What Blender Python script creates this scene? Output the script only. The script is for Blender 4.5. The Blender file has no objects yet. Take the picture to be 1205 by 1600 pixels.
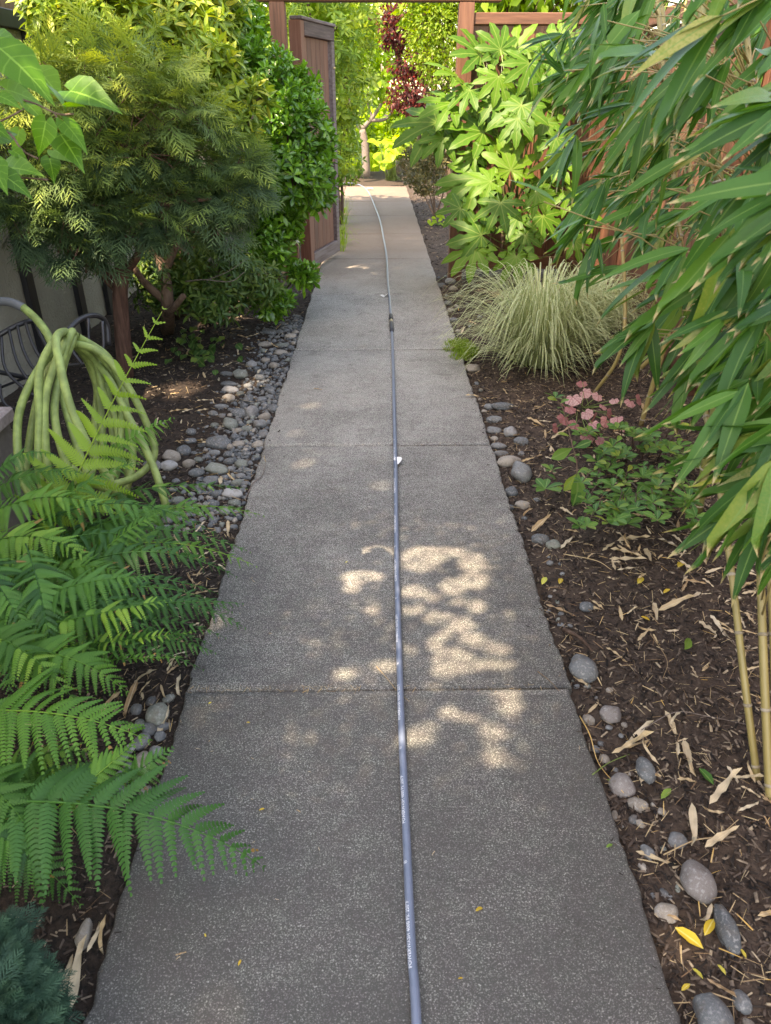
import bpy, bmesh, math, random
import numpy as np
from mathutils import Vector, Matrix

# ------------------------------------------------------------------ camera, sky, sun, exposure
SC = bpy.context.scene
C = SC.collection
rng = np.random.default_rng(11)
random.seed(11)
F, IW, IH = 1156.0, 1205.0, 1600.0
TH, YAW, CH = math.radians(29.5), math.radians(0.67), 1.646
fw = np.array([math.sin(YAW) * math.cos(TH), math.cos(YAW) * math.cos(TH), -math.sin(TH)])
rt = np.array([math.cos(YAW), -math.sin(YAW), 0.0])
up = np.cross(rt, fw)
CAM = np.array([0.0, 0.0, CH])
cd = bpy.data.cameras.new('camera')
cam = bpy.data.objects.new('camera', cd)
C.objects.link(cam)
cam.matrix_world = Matrix(((rt[0], up[0], -fw[0], 0), (rt[1], up[1], -fw[1], 0), (rt[2], up[2], -fw[2], CH), (0, 0, 0, 1)))
cd.sensor_fit = 'VERTICAL'
cd.sensor_height = 24.0
cd.lens = 24.0 * F / IH
cd.clip_start, cd.clip_end = 0.05, 500.0
cd.dof.use_dof = True
cd.dof.focus_distance = 3.6
cd.dof.aperture_fstop = 5.0
SC.camera = cam

SUN = np.array([-0.33, -0.38, 0.864])
SUN /= np.linalg.norm(SUN)
w = bpy.data.worlds.new('World')
SC.world = w
w.use_nodes = True
nt = w.node_tree
sky = nt.nodes.new('ShaderNodeTexSky')
sky.sky_type = 'NISHITA'
sky.sun_disc = False
sky.sun_elevation = math.asin(SUN[2])
sky.sun_rotation = math.atan2(SUN[0], SUN[1])
bg = nt.nodes['Background']
bg.inputs[1].default_value = 0.15
nt.links.new(sky.outputs[0], bg.inputs[0])
ld = bpy.data.lights.new('sun', 'SUN')
ld.energy = 2.5
ld.angle = math.radians(0.5)
ld.color = (1.0, 0.985, 0.965)
sun = bpy.data.objects.new('sun', ld)
C.objects.link(sun)
sun.rotation_euler = Vector(SUN).to_track_quat('Z', 'Y').to_euler()
sun.location = (0, 0, 12)
SC.view_settings.view_transform = 'Standard'
SC.view_settings.look = 'None'
SC.view_settings.exposure = 2.7
SC.view_settings.use_white_balance = True
SC.view_settings.white_balance_temperature = 9800
SC.view_settings.white_balance_tint = 14
SC.view_settings.gamma = 1.0
SC.view_settings.use_curve_mapping = False
SC.cycles.use_denoising = True
SC.cycles.max_bounces = 10
SC.cycles.transparent_max_bounces = 4
SC.cycles.sample_clamp_indirect = 6.0


# ------------------------------------------------------------------ pixel helpers (1205 x 1600 photograph)
def ray(px, py):
    return fw + rt * ((px - IW / 2) / F) - up * ((py - IH / 2) / F)


def G(px, py, z=0.0):
    d = ray(px, py)
    return CAM + d * ((z - CH) / d[2])


def D(px, py, Y):
    d = ray(px, py)
    return CAM + d * (Y / d[1])


def Z(px, py, zc):
    return CAM + ray(px, py) * zc


def zdep(p):
    return float(np.dot(np.asarray(p) - CAM, fw))


def proj(P):
    q = np.atleast_2d(P) - CAM
    z = q @ fw
    return IW / 2 + F * (q @ rt) / z, IH / 2 - F * (q @ up) / z, z


# ------------------------------------------------------------------ scene objects
WL = {}


def empty(name, loc, label, cat, group=None, kind=None):
    o = bpy.data.objects.new(name, None)
    o.empty_display_size = 0.1
    C.objects.link(o)
    o.location = [float(v) for v in loc]
    WL[o.name] = np.array(loc, float)
    tag(o, label, cat, group, kind)
    return o


def tag(o, label=None, cat=None, group=None, kind=None):
    if label: o['label'] = label
    if cat: o['category'] = cat
    if group: o['group'] = group
    if kind: o['kind'] = kind
    return o


def link(name, me, parent=None, loc=(0, 0, 0), kind=None):
    """mesh in world axes, placed at world loc, child of parent"""
    o = bpy.data.objects.new(name, me)
    C.objects.link(o)
    l = np.array(loc, float)
    WL[o.name] = l
    if parent is not None:
        o.parent = parent
        l = l - WL[parent.name]
    o.location = [float(v) for v in l]
    if kind: o['kind'] = kind
    return o


def place(name, me, parent, R, loc, s=1.0):
    """shared mesh with rotation columns R (3x3) and scale s (number or 3)"""
    o = bpy.data.objects.new(name, me)
    C.objects.link(o)
    l = np.array(loc, float)
    WL[o.name] = l
    if parent is not None:
        o.parent = parent
        l = l - WL[parent.name]
    S = np.diag(np.ones(3) * np.asarray(s, float))
    M = np.eye(4)
    M[:3, :3] = np.asarray(R) @ S
    M[:3, 3] = l
    o.matrix_basis = Matrix(M.tolist())
    return o


# ------------------------------------------------------------------ fast meshes
class T:
    def __init__(s, V, Fc, A=None):
        s.V = np.asarray(V, np.float32).reshape(-1, 3)
        s.F = np.asarray(Fc, np.int32).reshape(-1, 3)
        s.A = np.zeros_like(s.V) if A is None else np.asarray(A, np.float32).reshape(-1, 3)


def merge(ts):
    off, V, Fc, A = 0, [], [], []
    for t in ts:
        V.append(t.V); Fc.append(t.F + off); A.append(t.A)
        off += len(t.V)
    return T(np.concatenate(V), np.concatenate(Fc), np.concatenate(A))


def mesh(name, t, mat, smooth=True, shift=None):
    me = bpy.data.meshes.new(name)
    V = t.V if shift is None else (t.V - np.asarray(shift, np.float32))
    n, m = len(V), len(t.F)
    me.vertices.add(n)
    me.vertices.foreach_set('co', np.ascontiguousarray(V, np.float32).ravel())
    me.loops.add(3 * m)
    me.loops.foreach_set('vertex_index', t.F.ravel().astype(np.int32))
    me.polygons.add(m)
    me.polygons.foreach_set('loop_start', np.arange(0, 3 * m, 3, dtype=np.int32))
    if smooth:
        me.polygons.foreach_set('use_smooth', np.ones(m, dtype=bool))
    a = me.attributes.new('lf', 'FLOAT_VECTOR', 'POINT')
    a.data.foreach_set('vector', t.A.astype(np.float32).ravel())
    me.update(calc_edges=True)
    me.validate()
    me.materials.append(mat)
    return me


def nrm(v):
    v = np.asarray(v, float)
    return v / np.maximum(np.linalg.norm(v, axis=-1, keepdims=True), 1e-9)


def frames_x(d, n):
    """columns: X along d, Z near n"""
    d = nrm(d)
    y = nrm(np.cross(n, d))
    return np.stack([d, y, np.cross(d, y)], axis=-1)


def frames_z(a, roll=None):
    a = nrm(a)
    k = len(a)
    r = rng.normal(size=(k, 3))
    x = nrm(r - a * np.sum(r * a, axis=1, keepdims=True))
    return np.stack([x, np.cross(a, x), a], axis=-1)


def scatter(t, R, P, s, rnd=None):
    k = len(P)
    s = np.broadcast_to(np.asarray(s, float), (k,))
    V = np.einsum('kij,nj->kni', R * s[:, None, None], t.V) + np.asarray(P)[:, None, :]
    n = len(t.V)
    Fc = t.F[None] + (np.arange(k) * n)[:, None, None]
    A = np.broadcast_to(t.A[None], (k, n, 3)).copy()
    if rnd is not None:
        A[:, :, 2] = A[:, :, 2] * 0.4 + rnd[:, None] * 0.6
    return T(V.reshape(-1, 3), Fc.reshape(-1, 3), A.reshape(-1, 3))


def leaf(L, W, n=4, fold=0.15, droop=0.15, prof='ell', rnd=0.5, wave=0.0, curl=0.0):
    t = np.linspace(0, 1, n + 1)
    if prof == 'ell': w = np.sin(np.pi * t) ** 0.8
    elif prof == 'lance': w = np.sin(np.pi * t ** 0.62) ** 0.9
    elif prof == 'obov': w = np.sin(np.pi * t ** 1.5) ** 0.85
    else: w = np.sin(np.pi * t)
    w = w * W / 2
    V, A = [(0, 0, 0)], [(0, 0, rnd)]
    for i in range(1, n):
        z = -droop * L * t[i] ** 2
        wv = wave * W * math.sin(i * 2.4)
        V += [(L * t[i], w[i], z + fold * w[i] * 2 + wv), (L * t[i], curl * L * t[i] ** 2, z), (L * t[i], -w[i], z + fold * w[i] * 2 - wv)]
        A += [(1, t[i], rnd), (0, t[i], rnd), (-1, t[i], rnd)]
    V.append((L, curl * L, -droop * L))
    A.append((0, 1, rnd))
    Fc = [(0, 2, 1), (0, 3, 2)]
    for i in range(n - 2):
        a, b = 1 + 3 * i, 4 + 3 * i
        Fc += [(a, a + 1, b + 1), (a, b + 1, b), (a + 1, a + 2, b + 2), (a + 1, b + 2, b + 1)]
    a = 1 + 3 * (n - 2)
    e = a + 3
    Fc += [(a, a + 1, e), (a + 1, a + 2, e)]
    return T(V, Fc, A)


def rosette(k, L, W, lo=5, hi=75, prof='obov', n=3, fold=0.15, droop=0.15, stem=0.03):
    out = []
    for i in range(k):
        f = i / max(1, k - 1)
        az = i * 2.399 + random.uniform(-.3, .3)
        el = math.radians(hi + (lo - hi) * f + random.uniform(-10, 10))
        sc = (0.65 + 0.35 * f) * random.uniform(.85, 1.1)
        d = np.array([[math.cos(az) * math.cos(el), math.sin(az) * math.cos(el), math.sin(el)]])
        nn = np.array([[-math.cos(az) * math.sin(el), -math.sin(az) * math.sin(el), math.cos(el)]])
        nn = nn + rng.normal(size=(1, 3)) * .15
        lf = leaf(L * sc, W * sc, n, fold, droop, prof, rnd=random.random() * .6 + .4 * (1 - f))
        out.append(scatter(lf, frames_x(d, nn), np.array([[0, 0, -stem * f]]), 1.0))
    return merge(out)


def tube(P, r, k=8, cap=True, rnd=0.5):
    P = np.asarray(P, float)
    m = len(P)
    r = np.broadcast_to(np.asarray(r, float), (m,))
    tg = nrm(np.gradient(P, axis=0))
    ref = np.array([0.31, 0.17, 0.93]) if abs(tg[0][2]) < .9 else np.array([0.9, .3, .1])
    x = nrm(np.cross(tg[0], ref))
    V, A = [], []
    s = np.concatenate([[0], np.cumsum(np.linalg.norm(np.diff(P, axis=0), axis=1))])
    for i in range(m):
        x = nrm(x - tg[i] * np.dot(x, tg[i]))
        y = np.cross(tg[i], x)
        for j in range(k):
            a = 2 * math.pi * j / k
            V.append(P[i] + r[i] * (math.cos(a) * x + math.sin(a) * y))
            A.append((j / k, s[i], rnd))
    Fc = []
    for i in range(m - 1):
        for j in range(k):
            a, b = i * k + j, i * k + (j + 1) % k
            Fc += [(a, b, b + k), (a, b + k, a + k)]
    if cap:
        n = len(V)
        V += [P[0], P[-1]]
        A += [(0, 0, rnd), (0, s[-1], rnd)]
        for j in range(k):
            Fc += [(n, (j + 1) % k, j), (n + 1, (m - 1) * k + j, (m - 1) * k + (j + 1) % k)]
    return T(V, Fc, A)


def spline(P, n=40, closed=False):
    P = np.asarray(P, float)
    if closed:
        Q = np.concatenate([P[-1:], P, P[:2]])
    else:
        Q = np.concatenate([2 * P[:1] - P[1:2], P, 2 * P[-1:] - P[-2:-1]])
    seg = len(Q) - 3
    u = np.linspace(0, seg, n, endpoint=not closed)
    i = np.minimum(u.astype(int), seg - 1)
    t = (u - i)[:, None]
    a, b, c, d = Q[i], Q[i + 1], Q[i + 2], Q[i + 3]
    return .5 * (2 * b + (c - a) * t + (2 * a - 5 * b + 4 * c - d) * t ** 2 + (3 * b - a - 3 * c + d) * t ** 3)


_boxes = {}


def box_mesh(sx, sy, sz, mat, bev=0.004):
    key = (round(sx, 4), round(sy, 4), round(sz, 4), mat.name, bev)
    if key in _boxes: return _boxes[key]
    bm = bmesh.new()
    bmesh.ops.create_cube(bm, size=1)
    bmesh.ops.scale(bm, vec=(sx, sy, sz), verts=bm.verts)
    if bev: bmesh.ops.bevel(bm, geom=bm.edges[:], offset=bev, segments=1, affect='EDGES')
    me = bpy.data.meshes.new('board')
    bm.to_mesh(me)
    bm.free()
    me.materials.append(mat)
    _boxes[key] = me
    return me


def box(name, x0, x1, y0, y1, z0, z1, mat, parent=None, bev=0.004, rz=0.0, tilt=0.0):
    me = box_mesh(x1 - x0, y1 - y0, z1 - z0, mat, bev)
    o = link(name, me, parent, ((x0 + x1) / 2, (y0 + y1) / 2, (z0 + z1) / 2))
    if rz or tilt: o.rotation_euler = (tilt, 0, rz)
    return o


# ------------------------------------------------------------------ materials
def newmat(name):
    m = bpy.data.materials.new(name)
    m.use_nodes = True
    n = m.node_tree
    n.nodes.clear()
    out = n.nodes.new('ShaderNodeOutputMaterial')
    return m, n, out


def N(nt, typ, **kw):
    n = nt.nodes.new(typ)
    for k, v in kw.items():
        if k.startswith('i_'):
            key = k[2:]
            key = int(key) if key.isdigit() else key.replace('_', ' ')
            n.inputs[key].default_value = v
        else:
            setattr(n, k, v)
    return n


def ramp(nt, src, stops, interp='LINEAR'):
    r = nt.nodes.new('ShaderNodeValToRGB')
    e = r.color_ramp.elements
    r.color_ramp.interpolation = interp
    while len(e) < len(stops): e.new(0.5)
    for i, (p, c) in enumerate(stops):
        e[i].position = p
        e[i].color = (*c, 1) if len(c) == 3 else c
    nt.links.new(src, r.inputs[0])
    return r.outputs[0]


def mathn(nt, op, a, b=None, clamp=False):
    n = nt.nodes.new('ShaderNodeMath')
    n.operation = op
    n.use_clamp = clamp
    for i, v in enumerate((a, b)):
        if v is None: continue
        if isinstance(v, (int, float)): n.inputs[i].default_value = v
        else: nt.links.new(v, n.inputs[i])
    return n.outputs[0]


def mixc(nt, fac, a, b, mode='MIX'):
    n = nt.nodes.new('ShaderNodeMix')
    n.data_type = 'RGBA'
    n.blend_type = mode
    for idx, v in ((0, fac), (6, a), (7, b)):
        if isinstance(v, (int, float)): n.inputs[idx].default_value = v
        elif isinstance(v, tuple): n.inputs[idx].default_value = (*v, 1) if len(v) == 3 else v
        else: nt.links.new(v, n.inputs[idx])
    return n.outputs[2]


def leafmat(name, stops, rough=0.4, transl=0.35, tcol=(1.5, 1.5, .5), vein=None, veinw=.09, stripe=None, spec=.28, side=0, sideamt=.5, tip=None, mott=.35, objr=1.0):
    """stops: colours picked per leaf by a random number; vein: midrib colour; side: number of lateral veins"""
    m, n, out = newmat(name)
    at = N(n, 'ShaderNodeAttribute', attribute_name='lf')
    sp = n.nodes.new('ShaderNodeSeparateXYZ')
    n.links.new(at.outputs['Vector'], sp.inputs[0])
    oi = n.nodes.new('ShaderNodeObjectInfo')
    v = mathn(n, 'ADD', sp.outputs[2], mathn(n, 'MULTIPLY', oi.outputs['Random'], objr))
    v = mathn(n, 'FRACT', v)
    tc = n.nodes.new('ShaderNodeTexCoord')
    no = N(n, 'ShaderNodeTexNoise', i_Scale=35.0, i_Detail=3.0)
    n.links.new(tc.outputs['Object'], no.inputs['Vector'])
    v2 = mathn(n, 'ADD', v, mathn(n, 'MULTIPLY', mathn(n, 'SUBTRACT', no.outputs[0], .5), mott), True)
    col = ramp(n, v2, stops)
    ab = mathn(n, 'ABSOLUTE', sp.outputs[0])
    if stripe:
        f = ramp(n, ab, [(0, (0, 0, 0)), (.35, (0, 0, 0)), (.5, (1, 1, 1)), (1, (1, 1, 1))])
        col = mixc(n, f, col, stripe)
    if side:
        ph = mathn(n, 'SUBTRACT', mathn(n, 'MULTIPLY', sp.outputs[1], float(side)), mathn(n, 'MULTIPLY', ab, 1.1))
        fr = mathn(n, 'FRACT', ph)
        f = mathn(n, 'LESS_THAN', fr, .12)
        col = mixc(n, mathn(n, 'MULTIPLY', f, sideamt), col, vein or (.3, .4, .1))
    if vein:
        f = ramp(n, ab, [(0, (1, 1, 1)), (veinw, (1, 1, 1)), (veinw * 2, (0, 0, 0))])
        col = mixc(n, mathn(n, 'MULTIPLY', f, .8), col, vein)
    if tip:
        f = ramp(n, mathn(n, 'ADD', sp.outputs[1], mathn(n, 'MULTIPLY', no.outputs[0], .12)), [(.94, (0, 0, 0)), (1.0, (1, 1, 1))])
        col = mixc(n, f, col, tip)
    b = N(n, 'ShaderNodeBsdfPrincipled')
    b.inputs['Roughness'].default_value = rough
    b.inputs['Specular IOR Level'].default_value = spec
    n.links.new(col, b.inputs['Base Color'])
    bp = N(n, 'ShaderNodeBump', i_Strength=.25, i_Distance=.002)
    no2 = N(n, 'ShaderNodeTexNoise', i_Scale=140.0, i_Detail=2.0)
    n.links.new(tc.outputs['Object'], no2.inputs['Vector'])
    n.links.new(no2.outputs[0], bp.inputs['Height'])
    n.links.new(bp.outputs[0], b.inputs['Normal'])
    if transl > 0:
        t = n.nodes.new('ShaderNodeBsdfTranslucent')
        tcn = mixc(n, 1.0, col, tcol, 'MULTIPLY')
        n.links.new(tcn, t.inputs[0])
        mx = N(n, 'ShaderNodeMixShader', i_0=transl)
        n.links.new(b.outputs[0], mx.inputs[1])
        n.links.new(t.outputs[0], mx.inputs[2])
        n.links.new(mx.outputs[0], out.inputs[0])
    else:
        n.links.new(b.outputs[0], out.inputs[0])
    return m


def simple(name, c1, c2, scale=20.0, rough=.8, bump=.3, bdist=.004, stretch=(1, 1, 1), spec=.4, detail=5.0, coord='Object', metal=0.0, c3=None, bscale=None, speck=None):
    m, n, out = newmat(name)
    tc = n.nodes.new('ShaderNodeTexCoord')
    oi = n.nodes.new('ShaderNodeObjectInfo')
    mp = N(n, 'ShaderNodeMapping')
    mp.inputs['Scale'].default_value = stretch
    n.links.new(tc.outputs[coord], mp.inputs[0])
    va = n.nodes.new('ShaderNodeVectorMath')
    va.operation = 'ADD'
    cb = n.nodes.new('ShaderNodeCombineXYZ')
    for k in range(3): n.links.new(mathn(n, 'MULTIPLY', oi.outputs['Random'], 17.0 + k * 9), cb.inputs[k])
    n.links.new(mp.outputs[0], va.inputs[0])
    n.links.new(cb.outputs[0], va.inputs[1])
    no = N(n, 'ShaderNodeTexNoise', i_Scale=scale, i_Detail=detail, i_Roughness=.6)
    n.links.new(va.outputs[0], no.inputs['Vector'])
    v = mathn(n, 'ADD', no.outputs[0], mathn(n, 'MULTIPLY', mathn(n, 'SUBTRACT', oi.outputs['Random'], .5), .3))
    st = [(.3, c1), (.7, c2)] if c3 is None else [(.25, c1), (.5, c2), (.75, c3)]
    col = ramp(n, v, st)
    if speck:
        n1 = N(n, 'ShaderNodeTexNoise', i_Scale=130.0, i_Detail=2.0)
        ge = n.nodes.new('ShaderNodeNewGeometry')
        n.links.new(ge.outputs['Position'], n1.inputs['Vector'])
        col = mixc(n, ramp(n, n1.outputs[0], [(.54, (0, 0, 0)), (.68, (.55, .55, .55))]), col, speck)
        n2 = N(n, 'ShaderNodeTexNoise', i_Scale=26.0, i_Detail=5.0, i_Roughness=.7)
        n.links.new(ge.outputs['Position'], n2.inputs['Vector'])
        col = mixc(n, ramp(n, n2.outputs[0], [(.50, (0, 0, 0)), (.68, (.65, .65, .65))]), col, (.11, .085, .065))
    b = N(n, 'ShaderNodeBsdfPrincipled')
    b.inputs['Roughness'].default_value = rough
    b.inputs['Specular IOR Level'].default_value = spec
    b.inputs['Metallic'].default_value = metal
    n.links.new(col, b.inputs['Base Color'])
    if bump:
        nb = no
        if bscale:
            nb = N(n, 'ShaderNodeTexNoise', i_Scale=bscale, i_Detail=4.0)
            n.links.new(va.outputs[0], nb.inputs['Vector'])
        bp = N(n, 'ShaderNodeBump', i_Strength=bump, i_Distance=bdist)
        n.links.new(nb.outputs[0], bp.inputs['Height'])
        n.links.new(bp.outputs[0], b.inputs['Normal'])
    n.links.new(b.outputs[0], out.inputs[0])
    return m


def attrmat(name, stops, rough=.85, noise=30.0, bump=.4, spec=.3):
    """colour from the per-piece random number in lf.z"""
    m, n, out = newmat(name)
    at = N(n, 'ShaderNodeAttribute', attribute_name='lf')
    sp = n.nodes.new('ShaderNodeSeparateXYZ')
    n.links.new(at.outputs['Vector'], sp.inputs[0])
    oi = n.nodes.new('ShaderNodeObjectInfo')
    tc = n.nodes.new('ShaderNodeTexCoord')
    no = N(n, 'ShaderNodeTexNoise', i_Scale=noise, i_Detail=4.0)
    n.links.new(tc.outputs['Object'], no.inputs['Vector'])
    v = mathn(n, 'FRACT', mathn(n, 'ADD', sp.outputs[2], oi.outputs['Random']))
    v = mathn(n, 'ADD', v, mathn(n, 'MULTIPLY', mathn(n, 'SUBTRACT', no.outputs[0], .5), .3), True)
    col = ramp(n, v, stops)
    b = N(n, 'ShaderNodeBsdfPrincipled')
    b.inputs['Roughness'].default_value = rough
    b.inputs['Specular IOR Level'].default_value = spec
    n.links.new(col, b.inputs['Base Color'])
    bp = N(n, 'ShaderNodeBump', i_Strength=bump, i_Distance=.003)
    n.links.new(no.outputs[0], bp.inputs['Height'])
    n.links.new(bp.outputs[0], b.inputs['Normal'])
    n.links.new(b.outputs[0], out.inputs[0])
    return m


def concrete():
    m, n, out = newmat('weathered_concrete')
    tc = n.nodes.new('ShaderNodeTexCoord')
    ge = n.nodes.new('ShaderNodeNewGeometry')
    P = ge.outputs['Position']
    fine = N(n, 'ShaderNodeTexNoise', i_Scale=235.0, i_Detail=3.0, i_Roughness=.65)
    n.links.new(P, fine.inputs['Vector'])
    big = N(n, 'ShaderNodeTexNoise', i_Scale=2.3, i_Detail=5.0, i_Roughness=.6)
    n.links.new(P, big.inputs['Vector'])
    mid = N(n, 'ShaderNodeTexNoise', i_Scale=16.0, i_Detail=5.0, i_Roughness=.65)
    n.links.new(P, mid.inputs['Vector'])
    mp = N(n, 'ShaderNodeMapping')
    mp.inputs['Scale'].default_value = (7, 330, 1)
    n.links.new(P, mp.inputs[0])
    brm = N(n, 'ShaderNodeTexNoise', i_Scale=1.0, i_Detail=2.0)
    n.links.new(mp.outputs[0], brm.inputs['Vector'])
    # grime: more towards the older grimy slabs near y=1, less along the left rim
    sp = n.nodes.new('ShaderNodeSeparateXYZ')
    n.links.new(P, sp.inputs[0])
    yr = N(n, 'ShaderNodeMapRange', i_1=0.7, i_2=4.6, i_3=.375, i_4=-.15)
    n.links.new(sp.outputs[1], yr.inputs[0])
    g = mathn(n, 'ADD', mathn(n, 'MULTIPLY', big.outputs[0], .55), mathn(n, 'MULTIPLY', mid.outputs[0], .35))
    g = mathn(n, 'ADD', g, yr.outputs[0])            # ~0.45 +-
    thr = mathn(n, 'ADD', mathn(n, 'MULTIPLY', g, .50), .262)
    agg = N(n, 'ShaderNodeTexVoronoi', i_Scale=430.0)
    n.links.new(P, agg.inputs['Vector'])
    sa = n.nodes.new('ShaderNodeSeparateColor')
    n.links.new(agg.outputs['Color'], sa.inputs[0])
    f2 = mathn(n, 'ADD', mathn(n, 'MULTIPLY', fine.outputs[0], .85), mathn(n, 'MULTIPLY', sa.outputs[0], .36))
    f2 = mathn(n, 'SUBTRACT', f2, .118)
    f2 = mathn(n, 'ADD', f2, mathn(n, 'MULTIPLY', mathn(n, 'SUBTRACT', brm.outputs[0], .5), .22))
    spk = mathn(n, 'ADD', mathn(n, 'SUBTRACT', f2, thr), .5)
    col = ramp(n, spk, [(.34, (.068, .066, .061)), (.47, (.125, .121, .112)), (.55, (.23, .222, .205)), (.68, (.42, .408, .375))])
    stn = N(n, 'ShaderNodeTexNoise', i_Scale=5.5, i_Detail=6.0, i_Roughness=.7, i_Distortion=.6)
    n.links.new(P, stn.inputs['Vector'])
    col = mixc(n, ramp(n, stn.outputs[0], [(.56, (0, 0, 0)), (.70, (.45, .45, .45))]), col, (.085, .078, .068))
    vor = N(n, 'ShaderNodeTexVoronoi', i_Scale=.55)
    vor.feature = 'DISTANCE_TO_EDGE'
    va = n.nodes.new('ShaderNodeVectorMath')
    va.operation = 'ADD'
    n.links.new(P, va.inputs[0])
    vs = N(n, 'ShaderNodeVectorMath')
    vs.operation = 'SCALE'
    vs.inputs[3].default_value = .35
    n.links.new(mid.outputs[1], vs.inputs[0])
    n.links.new(vs.outputs[0], va.inputs[1])
    n.links.new(va.outputs[0], vor.inputs['Vector'])
    crk = mathn(n, 'MULTIPLY', mathn(n, 'LESS_THAN', vor.outputs['Distance'], .0016), mathn(n, 'GREATER_THAN', big.outputs[0], .53))
    col = mixc(n, mathn(n, 'MULTIPLY', crk, .7), col, (.05, .045, .04))
    tint = ramp(n, mid.outputs[0], [(.35, (.98, 1.0, .95)), (.65, (1.06, 1.0, 1.0))])
    col = mixc(n, 1.0, col, tint, 'MULTIPLY')
    # pale rim on the left of two slabs
    rim = mathn(n, 'MULTIPLY', mathn(n, 'LESS_THAN', mathn(n, 'ADD', sp.outputs[0], mathn(n, 'MULTIPLY', mid.outputs[0], .08)), -.40),
                mathn(n, 'MULTIPLY', mathn(n, 'GREATER_THAN', sp.outputs[1], 3.62), mathn(n, 'LESS_THAN', sp.outputs[1], 5.3)))
    col = mixc(n, mathn(n, 'MULTIPLY', rim, .10), col, (.40, .39, .36))
    # reddish brown mixed into the colour past the gate
    yr2 = N(n, 'ShaderNodeMapRange', i_1=6.9, i_2=9.3, i_3=0.0, i_4=.8)
    n.links.new(sp.outputs[1], yr2.inputs[0])
    col = mixc(n, yr2.outputs[0], col, (.165, .108, .074))
    b = N(n, 'ShaderNodeBsdfPrincipled')
    b.inputs['Roughness'].default_value = .8
    b.inputs['Specular IOR Level'].default_value = .35
    n.links.new(col, b.inputs['Base Color'])
    h = mathn(n, 'ADD', mathn(n, 'MULTIPLY', fine.outputs[0], .6), mathn(n, 'MULTIPLY', brm.outputs[0], .3))
    bp = N(n, 'ShaderNodeBump', i_Strength=.5, i_Distance=.003)
    n.links.new(h, bp.inputs['Height'])
    n.links.new(bp.outputs[0], b.inputs['Normal'])
    n.links.new(b.outputs[0], out.inputs[0])
    return m


M = {}
M['concrete'] = concrete()
M['soil'] = simple('dark_mulch_soil', (.010, .007, .005), (.040, .026, .018), 55, .95, 1.0, .012, c3=(.075, .05, .036), detail=8, coord='Object')
M['chips'] = attrmat('bark_chips', [(0, (.009, .007, .006)), (.45, (.034, .024, .019)), (.75, (.090, .064, .050)), (.92, (.18, .135, .10)), (1, (.36, .28, .19))], noise=80)
M['straw'] = attrmat('dry_straw', [(0, (.16, .09, .05)), (.4, (.36, .25, .14)), (.8, (.50, .38, .22)), (1, (.55, .33, .10))], noise=60, bump=.1)
M['deadleaf'] = leafmat('dead_leaf', [(0, (.34, .21, .11)), (.35, (.50, .36, .20)), (.7, (.56, .44, .29)), (1, (.62, .52, .38))], .75, .15, (1.1, 1, .8), vein=(.62, .5, .33))
M['yellowleaf'] = leafmat('yellow_leaf', [(0, (.60, .36, .03)), (.5, (.62, .46, .06)), (1, (.55, .55, .10))], .6, .25, (1.1, 1, .6), vein=(.7, .6, .2))
M['stone'] = simple('river_stone', (.06, .068, .074), (.125, .134, .138), 24, .7, .35, .003, c3=(.21, .21, .205), bscale=90, speck=(.34, .33, .32))
M['stone_green'] = simple('greenish_stone', (.09, .10, .085), (.16, .175, .15), 16, .65, .25, .003, c3=(.23, .24, .2), bscale=80, speck=(.34, .33, .32))
M['stone_tan'] = simple('tan_stone', (.15, .125, .10), (.25, .215, .175), 18, .7, .3, .003, c3=(.36, .32, .27), bscale=80, speck=(.34, .33, .32))
M['stone_pale'] = simple('pale_stone', (.17, .17, .17), (.27, .265, .26), 22, .65, .3, .003, c3=(.40, .39, .37), bscale=90, speck=(.34, .33, .32))
M['granite'] = simple('speckled_granite', (.08, .072, .068), (.17, .15, .14), 110, .8, .4, .002, c3=(.36, .32, .30), detail=3, speck=(.34, .33, .32))
M['wood'] = simple('stained_red_cedar', (.080, .033, .019), (.150, .062, .036), 9, .6, .35, .003, stretch=(5, 5, .35), c3=(.225, .100, .058))
M['wood_h'] = simple('stained_red_cedar_rail', (.080, .033, .019), (.150, .062, .036), 9, .6, .35, .003, stretch=(.35, 5, 5), c3=(.225, .100, .058))
M['wood_hy'] = simple('stained_red_cedar_side_rail', (.080, .033, .019), (.150, .062, .036), 9, .6, .35, .003, stretch=(5, .35, 5), c3=(.225, .100, .058))
M['wood_grey'] = simple('weathered_purple_wood', (.050, .032, .032), (.095, .062, .060), 9, .7, .45, .003, stretch=(5, .35, 5), c3=(.16, .125, .125))
M['wood_dark'] = simple('dark_gate_wood', (.075, .030, .020), (.14, .055, .035), 9, .65, .35, .003, stretch=(5, 5, .35), c3=(.20, .085, .055))
M['siding'] = simple('brown_siding', (.13, .065, .038), (.21, .11, .066), 8, .6, .3, .002, stretch=(4, 4, .3), c3=(.27, .15, .095))
M['stucco'] = simple('olive_grey_stucco', (.31, .30, .25), (.38, .37, .31), 6, .9, 1.0, .012, bscale=48)
M['blackwood'] = simple('black_painted_timber', (.010, .010, .012), (.022, .022, .026), 10, .5, .3, .002, stretch=(4, 4, .4))
M['metal'] = simple('black_powder_coat', (.010, .010, .012), (.022, .021, .024), 40, .42, .1, .001, spec=.5)
M['masonry'] = simple('pinkish_masonry', (.26, .20, .19), (.36, .29, .27), 40, .85, .5, .003, c3=(.44, .38, .36))
M['ledge_side'] = simple('grey_brown_masonry', (.16, .135, .12), (.24, .205, .185), 30, .9, .5, .003)
M['bark'] = simple('shrub_bark', (.05, .028, .018), (.11, .066, .045), 14, .9, .9, .008, stretch=(3, 3, .5), c3=(.19, .125, .09))
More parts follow.
